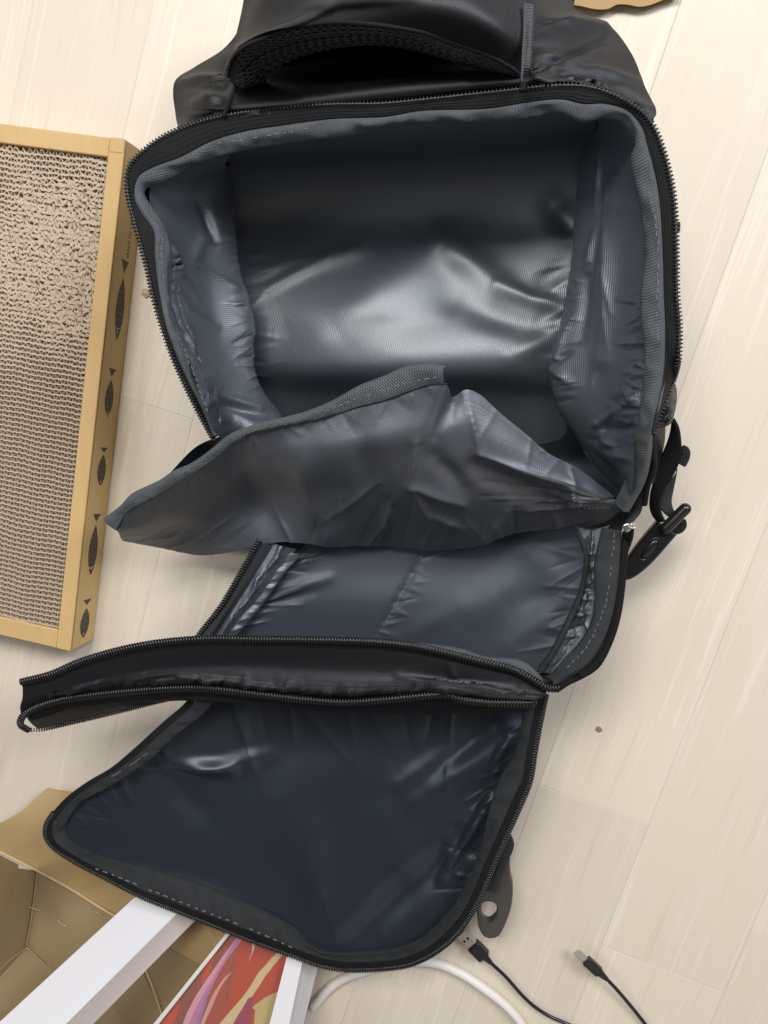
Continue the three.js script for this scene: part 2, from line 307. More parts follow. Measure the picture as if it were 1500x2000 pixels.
  puckers(wallL, [[460, 450], [487, 590], [494, 660], [512, 760]], 22, 36, 4, .0012, [-1, 0.2], 0.5);
  puckers(wallL, [[300, 400], [330, 480], [345, 560]], 6, 110, 8, .0016, [0.7, 0.7], 0.5);
  part(bag, 'side_lining', gridGeo(wallL), M.satin);
  const wallR = sheet([
    flat('1148,222 1200,228 1238,255 1246,285 1236,312 1244,360 1257,425 1264,500 1257,550 1254,615 1262,690 1260,760 1250,820 1240,860 1240,900 1234,960', 0.134),
    flat('1150,232 1190,260 1200,320 1190,400 1190,500 1185,600 1180,690 1180,760 1185,820 1195,880 1210,930 1222,965', 0.1),
    flat('1152,240 1141,300 1130,350 1122,430 1118,500 1111,550 1099,615 1088,665 1074,720 1079,755 1092,800 1120,845 1160,905 1200,950 1219,972', (t) => 0.06 + 0.01 * t),
    flat('1165,240 1155,300 1145,350 1138,430 1134,500 1128,550 1116,615 1105,665 1092,720 1095,755 1108,800 1136,845 1176,905 1210,950 1222,975', (t) => 0.03 + 0.02 * t),
  ], 200, 85);
  folds(wallR, [[1165, 450, 1150, 530, 10, .004], [1195, 400, 1180, 700, 26, .004], [1150, 540, 1135, 660, 14, -.003], [1225, 770, 1252, 790, -10, .005], [1165, 830, 1228, 788, -10, .007], [1180, 845, 1230, 830, 9, -.005], [1172, 850, 1205, 872, -10, .006], [1185, 882, 1230, 895, -10, .006], [1200, 790, 1160, 860, 14, -.004], [1077, 720, 1110, 745, -12, .004], [1110, 690, 1075, 715, 6, -.003], [1150, 880, 1215, 940, 12, -.003], [1115, 620, 1085, 700, -8, .003]]);
  slack(wallR, { excess: 0.018, rounds: 110, hold: 0.025, amp: 0.0014, scale: 30, seedAt: 14 });
  puckers(wallR, [[1255, 560], [1258, 690], [1252, 800], [1232, 880]], 34, 36, 4, .0014, [-1, 0.1], 0.6);
  puckers(wallR, [[1120, 480], [1105, 600], [1080, 720], [1092, 800]], 20, 40, 5, .0011, [1, 0.1], 0.6);
  puckers(wallR, [[1170, 300], [1180, 450], [1175, 650]], 8, 120, 10, .0012, [0.05, 1], 0.25);
  part(bag, 'side_lining', gridGeo(wallR), M.satinRib);
  // dark bottom of the main compartment
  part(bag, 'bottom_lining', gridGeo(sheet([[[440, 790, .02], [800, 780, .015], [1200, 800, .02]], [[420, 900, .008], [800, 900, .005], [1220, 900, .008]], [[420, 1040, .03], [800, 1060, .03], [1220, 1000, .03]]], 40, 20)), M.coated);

  // divider flap with its bound upper edge
  const hem = flat('202,1013 234,990 255,967 309,940 336,922 372,907 408,883 450,850 500,832 550,820 600,806 650,784 700,754 750,734 790,717 830,711 868,717', (t) => 0.1 + 0.07 * t);
  const hemLow = flat('228,1036 250,1000 275,985 320,962 345,945 380,925 418,898 455,866 505,843 560,832 610,822 660,808 700,796 750,784 800,766 840,753 871,751', (t) => 0.097 + 0.068 * t);
  const flap = sheet([
    [...hemLow, [885, 776, .15], [910, 761, .15], [936, 770, .148], [975, 805, .144], [1030, 850, .138], [1070, 885, .132], [1130, 916, .12], [1205, 974, .1]],
    [[232, 1040, .09], [330, 1000, .09], [430, 945, .098], [520, 905, .115], [620, 890, .135], [720, 880, .144], [820, 860, .148], [920, 860, .148], [1000, 890, .142], [1100, 935, .126], [1205, 982, .098]],
    [[236, 1050, .075], [330, 1040, .06], [430, 1010, .062], [520, 985, .075], [620, 970, .1], [720, 965, .118], [820, 960, .124], [920, 960, .126], [1000, 960, .124], [1100, 975, .112], [1208, 990, .095]],
    [[240, 1056, .066], [285, 1065, .048], [330, 1073, .038], [384, 1084, .034], [450, 1079, .05], [500, 1066, .066], [560, 1060, .076], [650, 1066, .068], [750, 1068, .058], [850, 1075, .062], [935, 1066, .072], [990, 1046, .075], [1100, 1030, .08], [1212, 1000, .09]],
  ], 300, 130);
  folds(flap, [[908, 768, 938, 885, -11, .003], [935, 886, 1112, 945, -12, .0048], [1112, 915, 1116, 985, -8, .004], [1060, 880, 1120, 940, -10, .0025], [930, 915, 1090, 985, 26, -.006], [800, 945, 905, 985, -14, .005], [850, 895, 905, 955, 20, -.004], [812, 860, 802, 950, -12, .005], [700, 850, 750, 1040, 34, -.005], [575, 880, 640, 1040, 34, .005], [470, 910, 545, 1050, 34, -.004], [640, 870, 900, 830, 34, .003], [340, 1010, 460, 1030, 24, .002], [880, 790, 850, 850, 14, -.003], [845, 1005, 905, 1030, -12, .004], [1000, 985, 950, 1050, -12, .004], [805, 955, 850, 1030, -10, .004], [760, 985, 820, 1050, 14, -.003], [640, 1010, 740, 950, -12, .002]]);
  slack(flap, { excess: 0.01, rounds: 80, hold: 0.05, amp: 0.0009, scale: 22, seedAt: 21, soft: 1 });
  puckers(flap, hemLow, 46, 36, 5, .0006, [0.15, 1], 0.8);
  puckers(flap, [[1195, 965], [1205, 975], [1205, 990]], 16, 190, 7, .0016, [-1, -0.12], 0.3);
  puckers(flap, [[880, 775], [935, 772], [1040, 855], [1130, 915]], 4, 90, 9, .0009, [-0.35, 1], 0.7);
  puckers(flap, [[560, 1058], [750, 1064], [930, 1062], [1090, 1030]], 22, 70, 7, .0014, [0.1, -1], 0.8);
  puckers(flap, [[240, 1045], [330, 1065], [450, 1070]], 10, 90, 8, .0012, [0.9, -0.35], 0.4);
  const fl = part(bag, 'divider_flap', gridGeo(flap, 0.0012), M.flapSatin);
  const hemMesh = part(fl, 'edge_binding', band(hem, hemLow, { n: 200, dome: 0.0022, pucker: 0.0012, freq: 70 }), M.webbing);
  part(fl, 'stitching', [...stitchGeo(flat('640,802 700,778 750,764 800,747 850,738', (t) => 0.158 + 0.01 * t), 0.0046, 1.1, 0.003), ...stitchGeo(flat('360,922 408,893 450,862 500,840 560,828', (t) => 0.121 + 0.018 * t), 0.0036, 0.7, 0.002)], M.thread, STUFF);
  part(bag, 'divider_backing', gridGeo(slack(sheet([flat('255,985 320,935 384,872 432,852 520,832 620,806', 0.098), flat('310,990 390,950 460,915 550,872 690,842', 0.06), flat('400,1010 520,960 640,920 780,880', 0.03)], 60, 24), { excess: 0.02, rounds: 60, amp: 0.001 })), M.coated);

  // second compartment
  const zip2R = flat('1223,1038 1217,1125 1207,1200 1190,1255 1165,1300 1135,1320 1110,1332 1090,1345', (t) => 0.085 + 0.02 * t);
  const zip2 = flat('42,1332 100,1317 150,1295 225,1272 300,1257 400,1248 500,1249 600,1250 750,1255 825,1265 890,1280 950,1295 1000,1307 1040,1327 1070,1344 1090,1345', (t) => 0.125 - 0.02 * t * t);
  const lin2 = sheet([
    [[548, 1040, .05], [700, 1040, .048], [850, 1048, .048], [1000, 1035, .05], [1118, 1020, .06]],
    [[538, 1105, .056], [700, 1110, .05], [850, 1112, .05], [1000, 1110, .052], [1142, 1100, .064]],
    [[488, 1175, .06], [660, 1175, .054], [820, 1178, .054], [980, 1178, .056], [1128, 1180, .066]],
    [[440, 1232, .062], [620, 1232, .053], [790, 1235, .053], [950, 1240, .056], [1105, 1238, .067]],
    [[425, 1268, .062], [620, 1272, .052], [800, 1285, .052], [950, 1305, .058], [1070, 1325, .07]],
  ], 210, 120);
  folds(lin2, [[560, 1115, 640, 1062, 16, .003], [520, 1165, 640, 1130, 14, .003], [505, 1185, 610, 1155, 12, -.002], [825, 1085, 740, 1235, 9, -.0016], [900, 1240, 1030, 1090, 40, .0022], [1000, 1180, 1110, 1160, 30, -.002], [1040, 1070, 1100, 1150, 34, .0022], [780, 1250, 900, 1190, 30, .002], [1000, 1260, 1090, 1180, 26, .002]]);
  slack(lin2, { excess: 0.006, rounds: 60, hold: 0.04, amp: 0.0008, scale: 18, seedAt: 33, soft: 4 });
  puckers(lin2, [[575, 1080], [540, 1120], [505, 1165], [450, 1235]], 26, 70, 5, .0014, [1, -0.35], 0.45);
  puckers(lin2, [[1125, 1060], [1130, 1130], [1110, 1200], [1080, 1270]], 14, 60, 7, .0007, [-1, 0.15], 0.5);
  puckers(lin2, [[825, 1085], [780, 1165], [740, 1235]], 16, 34, 5, .0007, [1, 0.2], 0.6);
  const pocket = part(bag, 'second_lining', gridGeo(lin2), M.pocket);
  part(pocket, 'stitching', stitchGeo(flat('826,1078 800,1130 770,1185 740,1240', (t) => 0.0505 + 0.01 * t), 0.0042, 0.8, 0.0012), M.thread, STUFF);
  // pleat and binding on the right of the second compartment
  const pleat = sheet([flat('1190,1026 1176,1100 1174,1175 1166,1218 1140,1268 1108,1298 1076,1330', 0.083), flat('1152,1035 1156,1100 1150,1180 1136,1225 1114,1265 1072,1315', 0.076), flat('1120,1025 1140,1085 1134,1140 1118,1185 1096,1230 1072,1280 1050,1315', 0.075)], 160, 40);
  folds(pleat, [[1160, 1030, 1158, 1130, -6, .004], [1150, 1140, 1120, 1240, -7, .004], [1125, 1180, 1150, 1230, -5, .003]]);
  puckers(pleat, [[1150, 1040], [1156, 1100], [1150, 1180], [1130, 1235], [1090, 1290]], 26, 30, 4.5, .0018, [-0.8, 0.5], 0.6);
  part(bag, 'side_pleat', gridGeo(pleat), M.satin);
  part(bag, 'edge_binding', band(flat('1120,1028 1140,1082 1134,1140 1118,1185 1096,1230 1076,1270 1050,1305', 0.079), flat('1128,1026 1150,1082 1144,1142 1128,1190 1106,1236 1084,1278 1060,1312', 0.079), { n: 120, dome: 0.002, pucker: 0.0012 }), M.darkWebbing);
  const bind2 = part(bag, 'edge_binding', band(flat('1214,1036 1210,1125 1200,1195 1183,1248 1158,1290 1130,1311 1105,1323 1080,1332', (t) => 0.089 + 0.015 * t), flat('1175,1030 1160,1100 1160,1175 1155,1212 1130,1257 1100,1287 1076,1318 1062,1330', (t) => 0.086 + 0.014 * t), { n: 160, dome: 0.003, pucker: 0.0014, freq: 60 }), M.darkWebbing);
  part(bind2, 'stitching', stitchGeo(flat('1200,1045 1193,1110 1183,1175 1163,1230 1140,1270 1110,1300', (t) => 0.094 + 0.013 * t), 0.0044, 0.9, 0.0012), M.thread, STUFF);
  part(bag, 'piping', [tube(zip2R, 0.0022, 140), tube(flat('1221,1040 1214,1125 1203,1200 1186,1255 1161,1298 1131,1319', (t) => 0.087 + 0.02 * t), 0.002, 100), tube(flat('1272,850 1275,885 1276,910 1264,950 1258,985', (t) => 0.13 - 0.03 * t), 0.0022, 60)], M.zipTape);
  part(bag, 'shoulder_edge', gridGeo(sheet([flat('1272,850 1277,900 1262,955 1252,1000 1236,1020', (t) => 0.128 - 0.04 * t), flat('1262,870 1262,905 1245,960 1225,1010 1205,1030', (t) => 0.118 - 0.03 * t), flat('1235,930 1215,985 1190,1015 1140,1030', 0.06)], 40, 20)), M.nylon);
  part(bag, 'base_panel', gridGeo(sheet([[[500, 1000, .04], [800, 990, .03], [1222, 990, .045]], [[495, 1070, .05], [800, 1080, .03], [1208, 1080, .045]], [[440, 1175, .055], [800, 1180, .03], [1192, 1185, .05]], [[384, 1256, .058], [750, 1270, .033], [1168, 1293, .07]], [[376, 1275, .055], [720, 1290, .035], [1092, 1342, .085]]], 40, 20), 0.002), M.nylon);
  // left edge of the second compartment
  part(bag, 'side_gusset', gridGeo(slack(sheet([flat('505,1058 462,1135 432,1185 385,1245 372,1268', (t) => 0.075 + 0.01 * t), flat('520,1062 474,1143 440,1196 400,1255', (t) => 0.072 + 0.012 * t), flat('540,1068 500,1130 465,1180 418,1250 405,1275', (t) => 0.066 + 0.012 * t)], 90, 14), { excess: 0.02, rounds: 60, hold: 0.04, amp: 0.0012, scale: 40, seedAt: 52 })), M.darkWebbing);
  const gather = sheet([flat('530,1060 488,1130 452,1185 408,1250 398,1272', (t) => 0.068 + 0.011 * t), flat('552,1066 518,1118 480,1172 432,1240', (t) => 0.067 + 0.01 * t), flat('580,1072 548,1112 512,1162 450,1240 434,1272', (t) => 0.061 + 0.011 * t)], 130, 30);
  puckers(gather, [[552, 1066], [518, 1118], [480, 1172], [432, 1240]], 30, 30, 4, .0016, [0.5, -0.9], 0.35);
  part(bag, 'gathered_lining', gridGeo(gather), M.satin);
  const z3 = flat('506,1056 462,1133 431,1185 386,1243 376,1258', (t) => 0.076 + 0.01 * t);
  const sideZip = part(bag, 'zipper', tube(z3, 0.0013, 60), M.zipTape);
  part(sideZip, 'zipper_teeth', teethGeo(z3), M.teeth, STUFF);
  part(bag, 'seam_band', band(flat('566,1078 534,1116 500,1166 467,1206 432,1248', (t) => 0.062 + 0.01 * t), flat('590,1082 555,1122 520,1172 486,1214 455,1250', (t) => 0.06 + 0.01 * t), { n: 80, dome: 0.0014, pucker: 0.0016, freq: 90 }), M.satin);
  part(bag, 'stitching', stitchGeo(flat('572,1082 540,1118 507,1165 475,1205 445,1240', (t) => 0.061 + 0.01 * t), 0.003, 0.9, 0.001), M.thread, STUFF);
  part(bag, 'edge_binding', band(flat('735,1250 800,1256 850,1260 900,1268 950,1284 1010,1289 1036,1302 1062,1328', 0.098), flat('735,1268 800,1275 850,1282 900,1294 950,1308 1000,1322 1034,1338 1062,1352', 0.098), { n: 120, dome: 0.002, pucker: 0.0016 }), M.webbing);

  // standing strip with two zips between the second and third compartments
  const z2low = flat('44,1342 103,1330 153,1308 228,1286 303,1271 402,1262 500,1263 600,1265 750,1270 825,1280 890,1294 950,1308 1000,1320 1040,1338 1068,1352', (t) => 0.122 - 0.02 * t * t);
  const gz = part(bag, 'zipper', band(zip2.slice(0, -1), z2low, { n: 200, dome: 0.0004, pucker: 0.0003, roll: 0 }), M.zipTape);
  part(gz, 'zipper_teeth', [tube(zip2, 0.0013, 300, 6), ...teethGeo(zip2, 0.0021, 1.2), ...teethGeo(flat('1100,1335 1135,1320', 0.1), 0.0021, 0.6)], M.teeth, STUFF);
  const zip3 = flat('1040,1373 1000,1373 950,1372 900,1366 870,1357 840,1358 800,1362 750,1367 675,1372 600,1367 500,1356 425,1347 375,1344 300,1347 200,1356 125,1366 70,1382 48,1395 40,1408 42,1418 56,1426 80,1425 140,1412 225,1392 320,1368 365,1356', (t) => 0.108 + 0.003 * Math.sin(t * 6));
  zip3.forEach((p, i) => { if (i > 18) p[2] = 0.106 - 0.0045 * (i - 18); });
  const gus = sheet([z2low, flat('44,1362 90,1352 150,1336 225,1318 300,1306 400,1300 500,1300 600,1305 750,1312 850,1325 950,1340 1030,1356 1062,1360', (t) => 0.118 - 0.012 * t), flat('40,1380 60,1366 100,1354 150,1345 225,1333 300,1330 400,1328 500,1338 600,1348 700,1352 800,1346 870,1342 950,1358 1040,1364 1060,1363', 0.113), flat('42,1400 66,1380 124,1364 200,1353 300,1344 375,1341 425,1344 500,1352 600,1363 675,1368 750,1364 800,1359 870,1354 950,1368 1040,1370', 0.103)], 200, 46);
  folds(gus, [[100, 1358, 200, 1330, 5, .002], [260, 1335, 340, 1322, 5, -.002], [350, 1322, 460, 1330, 6, .003], [470, 1335, 560, 1345, 6, .002], [880, 1300, 890, 1330, 5, .003], [860, 1340, 1000, 1345, 10, .003], [780, 1320, 900, 1350, 12, .003]]);
  slack(gus, { excess: 0.02, rounds: 90, hold: 0.03, amp: 0.0016, scale: 60, seedAt: 61 });
  puckers(gus, [[90, 1362], [300, 1338], [500, 1344], [700, 1360], [860, 1350], [1030, 1360]], 60, 18, 4, .002, [0.25, -1], 0.6);
  part(bag, 'gusset', gridGeo(gus, 0.0015), M.nylon);
  const lowTape = flat('1040,1380 1000,1382 950,1384 900,1384 850,1384 800,1384 750,1384 675,1384 600,1380 500,1370 425,1362 375,1360 300,1366 200,1375 130,1386 90,1400 62,1408', 0.096);
  const gz3 = part(bag, 'zipper', band(zip3.slice(0, 18), lowTape, { n: 200, dome: 0.0005, pucker: 0.0004, roll: 0 }), M.zipTape);
  part(gz3, 'zipper_teeth', [...teethGeo(zip3.slice(0, 21), 0.0021, 1.25), tube(zip3.slice(0, 21), 0.0012, 300, 6)], M.teeth, STUFF);
  part(gz3, 'zipper_teeth', teethGeo(zip3.slice(20), 0.0019, 0.75), M.teeth, STUFF);
  // inside of the loop at its free end and the underside that hangs to the third compartment
  part(bag, 'gusset_lining', gridGeo(sheet([flat('52,1402 90,1388 160,1375 250,1362 350,1350 425,1352 500,1362 700,1384 850,1386 1040,1380', 0.094), flat('60,1412 100,1402 170,1390 260,1376 350,1368 500,1376 700,1392 850,1394 1035,1386', 0.085), flat('74,1424 140,1411 225,1391 300,1376 365,1366 500,1378 700,1392 850,1394 1030,1388', 0.075)], 120, 20)), M.nylon);
  part(bag, 'zipper_stop', new RoundedBoxGeometry(0.004, 0.003, 0.006, 2, 0.001).applyMatrix4(new THREE.Matrix4().makeRotationY(1.1).setPosition(at([1040, 1371, 0.105]))), M.plastic);

  // third compartment: inside of the front panel
  const rim3 = flat('375,1352 365,1372 320,1412 265,1462 220,1500 170,1530 130,1560 105,1588 91,1610 89,1632 100,1652 135,1677 200,1712 275,1751 350,1781 425,1811 500,1841 575,1868 625,1886 675,1894 750,1892 800,1884 850,1860 890,1826 925,1776 945,1735 965,1685 990,1630 1015,1575 1035,1525 1044,1470 1052,1425 1060,1385 1066,1358', (t) => 0.075 - 0.012 * Math.sin(t * Math.PI));
  const out3 = flat('385,1356 375,1378 330,1418 275,1468 228,1504 180,1534 142,1562 118,1588 104,1610 102,1630 112,1646 145,1669 205,1700 282,1739 356,1768 430,1797 505,1826 580,1853 628,1870 676,1878 748,1876 795,1868 842,1845 880,1812 912,1765 932,1725 952,1675 976,1622 1001,1567 1020,1520 1029,1468 1037,1425 1044,1385 1050,1360', (t) => 0.078 - 0.012 * Math.sin(t * Math.PI));
  const in3 = flat('420,1370 400,1392 350,1432 298,1480 262,1508 210,1538 170,1556 146,1582 132,1610 134,1632 156,1650 185,1666 240,1683 310,1702 380,1724 450,1753 520,1784 575,1815 610,1845 645,1858 720,1857 770,1852 815,1836 850,1808 885,1768 905,1735 925,1690 942,1640 955,1580 976,1520 998,1485 1010,1455 1020,1400 1026,1370', (t) => 0.076 - 0.012 * Math.sin(t * Math.PI));
  const z4 = part(bag, 'zipper', band(rim3, out3, { n: 260, dome: 0.0006, pucker: 0.0003, roll: 0 }), M.zipTape);
  part(z4, 'zipper_teeth', [...teethGeo(rim3.slice(7), 0.0021, 1.1), tube(rim3, 0.0012, 400, 6)], M.teeth, STUFF);
  const b3 = part(bag, 'edge_binding', band(out3, in3, { n: 300, dome: 0.0032, pucker: 0.0022, freq: 60 }), M.darkWebbing);
  part(b3, 'stitching', [...stitchGeo(flat('195,1692 275,1724 350,1754 425,1783 500,1812 570,1843', 0.072), 0.0068, 1.3, 0.004), ...stitchGeo(flat('225,1512 255,1494 290,1468', 0.08), 0.0026, 0.9, 0.004)], M.thread, STUFF);
  const lin3 = sheet([
    [[400, 1362, .055], [600, 1375, .046], [800, 1380, .046], [950, 1376, .052], [1036, 1366, .062]],
    [[292, 1458, .064], [500, 1450, .044], [700, 1450, .042], [900, 1450, .044], [1020, 1438, .062]],
    [[198, 1538, .066], [420, 1522, .05], [700, 1530, .046], [880, 1530, .047], [985, 1530, .06]],
    [[130, 1596, .068], [380, 1618, .056], [650, 1640, .052], [840, 1648, .053], [952, 1648, .06]],
    [[146, 1660, .068], [350, 1694, .06], [600, 1742, .056], [790, 1752, .056], [920, 1738, .06]],
    [[240, 1700, .066], [430, 1755, .063], [590, 1840, .061], [740, 1866, .06], [858, 1820, .06]],
  ], 220, 180);
  folds(lin3, [[335, 1487, 450, 1502, 18, .007], [400, 1502, 520, 1472, 24, .005], [312, 1462, 330, 1478, 9, .003], [310, 1510, 420, 1610, 34, -.003], [620, 1620, 600, 1830, 34, .002], [710, 1820, 900, 1650, 36, -.006], [640, 1840, 770, 1690, 34, .002], [820, 1560, 1000, 1440, 34, .005], [862, 1715, 955, 1570, 12, .007], [872, 1690, 882, 1630, 10, .003], [985, 1480, 950, 1560, 9, .004], [930, 1570, 990, 1500, 10, -.003], [840, 1500, 960, 1420, 24, -.003], [780, 1530, 900, 1450, 20, .003], [560, 1560, 660, 1800, 50, .003], [760, 1600, 840, 1780, 40, .002], [1000, 1440, 960, 1500, 8, .0045], [700, 1560, 560, 1700, 60, -.002]]);
  slack(lin3, { excess: 0.005, rounds: 60, hold: 0.04, amp: 0.0009, scale: 16, seedAt: 71, soft: 4 });
  puckers(lin3, [[1015, 1400], [995, 1480], [965, 1550], [945, 1640], [900, 1750]], 18, 60, 7, .0011, [-1, 0.25], 0.6);
  puckers(lin3, [[280, 1490], [180, 1560], [140, 1610]], 16, 50, 5, .001, [0.8, 0.5], 0.5);
  puckers(lin3, [[200, 1670], [430, 1740], [600, 1830], [760, 1850]], 8, 90, 10, .0006, [0.2, -1], 0.5);
  puckers(lin3, [[420, 1400], [700, 1400], [960, 1400]], 12, 120, 10, .001, [0.2, 1], 0.6);
  part(bag, 'front_lining', gridGeo(lin3), M.coated);
  part(bag, 'front_panel', gridGeo(sheet([flat('395,1370 340,1425 280,1475 200,1530 130,1578 110,1612 112,1636 150,1664 280,1730 500,1820 660,1876 750,1876 830,1850 900,1780 960,1660 1020,1520 1050,1380', 0.06), flat('420,1390 380,1430 320,1490 240,1550 180,1590 160,1612 170,1632 220,1660 330,1710 520,1780 660,1820 740,1820 800,1800 860,1740 920,1640 980,1510 1020,1390', 0.02)], 200, 12)), M.nylon);

  // outside of the bag: side skirts down to the floor, and the padded head
  part(bag, 'outer_shell', gridGeo(slack(sheet([zipL, flat('430,850 405,800 375,740 350,680 330,600 318,540 305,480 292,430 280,385 280,360 290,335 320,310 360,290 420,268 500,252 600,245 750,240 925,225 1050,212 1130,212 1180,222 1215,245 1240,280 1262,340 1275,420 1280,520 1285,620 1285,700 1276,760 1262,820 1250,850', 0.07), flat('470,840 445,780 420,720 400,650 385,580 375,520 365,460 355,420 350,390 350,370 365,350 400,330 460,315 550,305 650,300 750,298 925,290 1050,280 1110,285 1150,300 1180,320 1200,360 1215,430 1222,520 1226,620 1226,700 1220,760 1212,820 1205,850', 0.001)], 240, 30), { excess: 0.03, rounds: 60, amp: 0.002 })), M.nylon);
  const head = sheet([
    [[482, -70, .08], [600, -90, .1], [800, -100, .105], [1000, -90, .1], [1122, -40, .08]],
    [[472, 45, .1], [600, 20, .115], [800, 10, .12], [1000, 0, .12], [1126, 20, .1]],
    [[440, 92, .1], [520, 70, .12], [750, 60, .122], [1030, 50, .128], [1188, 48, .1]],
    [[378, 132, .1], [480, 130, .124], [560, 110, .1], [750, 100, .09], [930, 95, .1], [1030, 95, .135], [1232, 102, .11]],
    [[342, 158, .105], [450, 170, .136], [600, 152, .125], [750, 146, .122], [930, 142, .13], [1035, 138, .145], [1258, 165, .125]],
    [[343, 225, .115], [435, 212, .15], [700, 186, .15], [1045, 158, .152], [1190, 172, .146], [1281, 226, .136]],
    [[354, 259, .134], [475, 228, .142], [750, 210, .142], [1050, 179, .143], [1190, 192, .142], [1258, 236, .14]],
    [[372, 278, .12], [480, 250, .126], [750, 234, .126], [1050, 207, .127], [1180, 218, .126], [1236, 254, .124]],
  ], 150, 84);
  folds(head, [[1035, 145, 1180, 78, 8, -.005], [1050, 150, 1170, 95, 10, .003], [1110, 130, 1240, 160, 12, .004], [1060, 170, 1200, 165, 10, -.003], [1070, 40, 1180, 50, 12, .003], [440, 120, 430, 200, 12, -.003], [380, 200, 440, 190, 8, .003], [360, 160, 430, 150, 10, .003], [600, 190, 900, 165, 20, .003]]);
  slack(head, { excess: 0.012, rounds: 60, hold: 0.03, amp: 0.0016, scale: 30, seedAt: 81 });
  puckers(head, [[452, 140], [446, 205], [436, 228]], 9, 60, 5, .0016, [-1, 0.1], 0.35);
  puckers(head, [[1045, 40], [1040, 150], [1060, 165]], 10, 90, 7, .0014, [1, -0.1], 0.6);
  puckers(head, [[1270, 210], [1200, 178], [1080, 165]], 8, 70, 7, .0013, [-0.6, -0.5], 0.5);
  part(bag, 'head_panel', gridGeo(head, 0.003), M.nylon);
  part(bag, 'piping', [tube(flat('457,172 454,186 446,205 437,228', 0.152), 0.0013, 40), tube(flat('1019,148 1022,160 1020,178', 0.158), 0.0016, 20)], M.nylon);
  const brim = [[356, 262, .132], [345, 228, .113], [344, 160, .103], [380, 135, .098], [442, 95, .098], [474, 47, .098], [484, -68, .079], [600, -88, .099], [800, -98, .104], [1000, -88, .099], [1120, -40, .079], [1124, 20, .098], [1186, 50, .098], [1230, 104, .108], [1256, 167, .123], [1278, 230, .134]].map(at);
  const hub = at([800, 150, 0]), low = (y, k) => brim.map((p) => p.clone().lerp(hub, k).setY(p.y * y + 0.0008));
  part(bag, 'head_side', gridGeo(slack(sheet([brim, low(0.5, 0.0), low(0, 0.06)], 160, 24), { excess: 0.02, rounds: 50, amp: 0.0015 })), M.nylon);
  // grab handle: nylon cover over a spacer mesh
  const lip = flat('446,146 449,125 458,106 480,88 505,76 575,52 650,43 750,49 825,62 875,80 950,106 1000,133 1019,152', (t) => 0.15 + 0.04 * Math.sin(Math.PI * Math.pow(t, 0.8)));
  const cover = sheet([
    [[490, -60, .085], [600, -140, .1], [750, -160, .105], [900, -140, .1], [1030, -50, .1]],
    [[484, -80, .15], [600, -130, .17], [750, -140, .175], [900, -120, .17], [1030, -60, .155]],
    [[474, 10, .158], [540, -40, .178], [650, -60, .188], [750, -60, .19], [900, -40, .185], [1028, 10, .165]],
    [[458, 82, .16], [500, 46, .178], [600, 10, .192], [750, 2, .195], [880, 20, .19], [960, 50, .182], [1025, 85, .165]],
    lip,
  ], 130, 60);
  folds(cover, [[470, 95, 640, 18, 12, .003], [560, 30, 800, 14, 18, -.002]]);
  slack(cover, { excess: 0.008, rounds: 40, hold: 0.05, amp: 0.001, scale: 40, seedAt: 91 });
  const handle = part(bag, 'handle', gridGeo(cover, 0.002), M.nylon);
  part(handle, 'piping', tube(lip.map(([x, y, h]) => [x, y, h - 0.0006]), 0.0014, 120), M.nylon);
  const under = sheet([lip.map(([x, y, h]) => [x, y + 3, h - 0.004]), flat('450,152 458,140 470,128 500,104 575,78 650,66 750,66 825,79 900,102 965,126 1017,153', (t) => 0.146 + 0.03 * Math.sin(Math.PI * t)), flat('452,158 472,166 492,158 514,130 575,101 650,84 750,78 825,93 900,116 965,137 1016,155', (t) => 0.138 + 0.018 * Math.sin(Math.PI * t)), flat('460,160 480,172 510,165 530,140 580,112 650,94 750,88 825,102 900,124 965,142 1014,156', (t) => 0.12 + 0.018 * Math.sin(Math.PI * t))], 150, 24);
  part(handle, 'padding', gridGeo(under.map((r) => r.map((p) => p.clone().add(V(p.x * 0.002, -0.0012, p.z * 0.002 + 0.0002))))), M.black);
  const cell = new THREE.TorusGeometry(0.00205, 0.00078, 6, 8), cells = [];
  { const N = normals(under), nr = 6; let row = 0;
    for (let j = 1; j < 24; j += 3.6, row++) { const c = new THREE.CatmullRomCurve3(under[Math.round(j)]), L = c.getLength(), n = Math.floor(L / 0.0051); for (let i = 0; i < n; i++) { const u = (i + (row % 2) * 0.5 + 0.25) / n; if (u > 1) continue; const p = c.getPointAt(u), k = Math.round(u * 150), q = new THREE.Quaternion().setFromUnitVectors(V(0, 0, 1), N[Math.round(j)][Math.min(k, 150)]); cells.push(cell.clone().scale(1.1, 1, 1).applyQuaternion(q).translate(p.x, p.y, p.z)); } } }
  part(handle, 'spacer_mesh', cells, M.meshFabric, STUFF);
  part(bag, 'handle_seam', band(flat('1022,4 1021,60 1018,120 1016,158', 0.17), flat('1044,10 1042,60 1038,120 1030,160', 0.168), { n: 50, dome: 0.0004, pucker: 0.0005 }), M.nylon);
  part(bag, 'stitching', stitchGeo(flat('1043,36 1040,80 1036,130', 0.171), 0.0013, 0.8, 0.002), M.blackThread, STUFF);
  part(bag, 'loose_thread', [tube([[1036, 135, .17], [1046, 128, .174], [1056, 121, .172]], 0.0007, 16, 6), tube([[1034, 137, .17], [1045, 132, .176], [1058, 128, .172]], 0.0007, 16, 6), tube([[1030, 133, .17], [1040, 136, .175], [1050, 133, .172]], 0.0006, 16, 6)], M.blackThread);

  // side of the bag, strap and buckle on the right
  const bulge = sheet([flat('1296,760 1314,745 1321,757 1322,780 1318,805 1311,826 1298,834 1280,838', 0.1), flat('1290,785 1304,775 1308,785 1306,800 1300,815 1290,822 1280,825 1276,832', 0.116), flat('1282,800 1288,800 1288,806 1286,812 1282,816 1278,820 1275,824 1272,828', 0.118)], 60, 20);
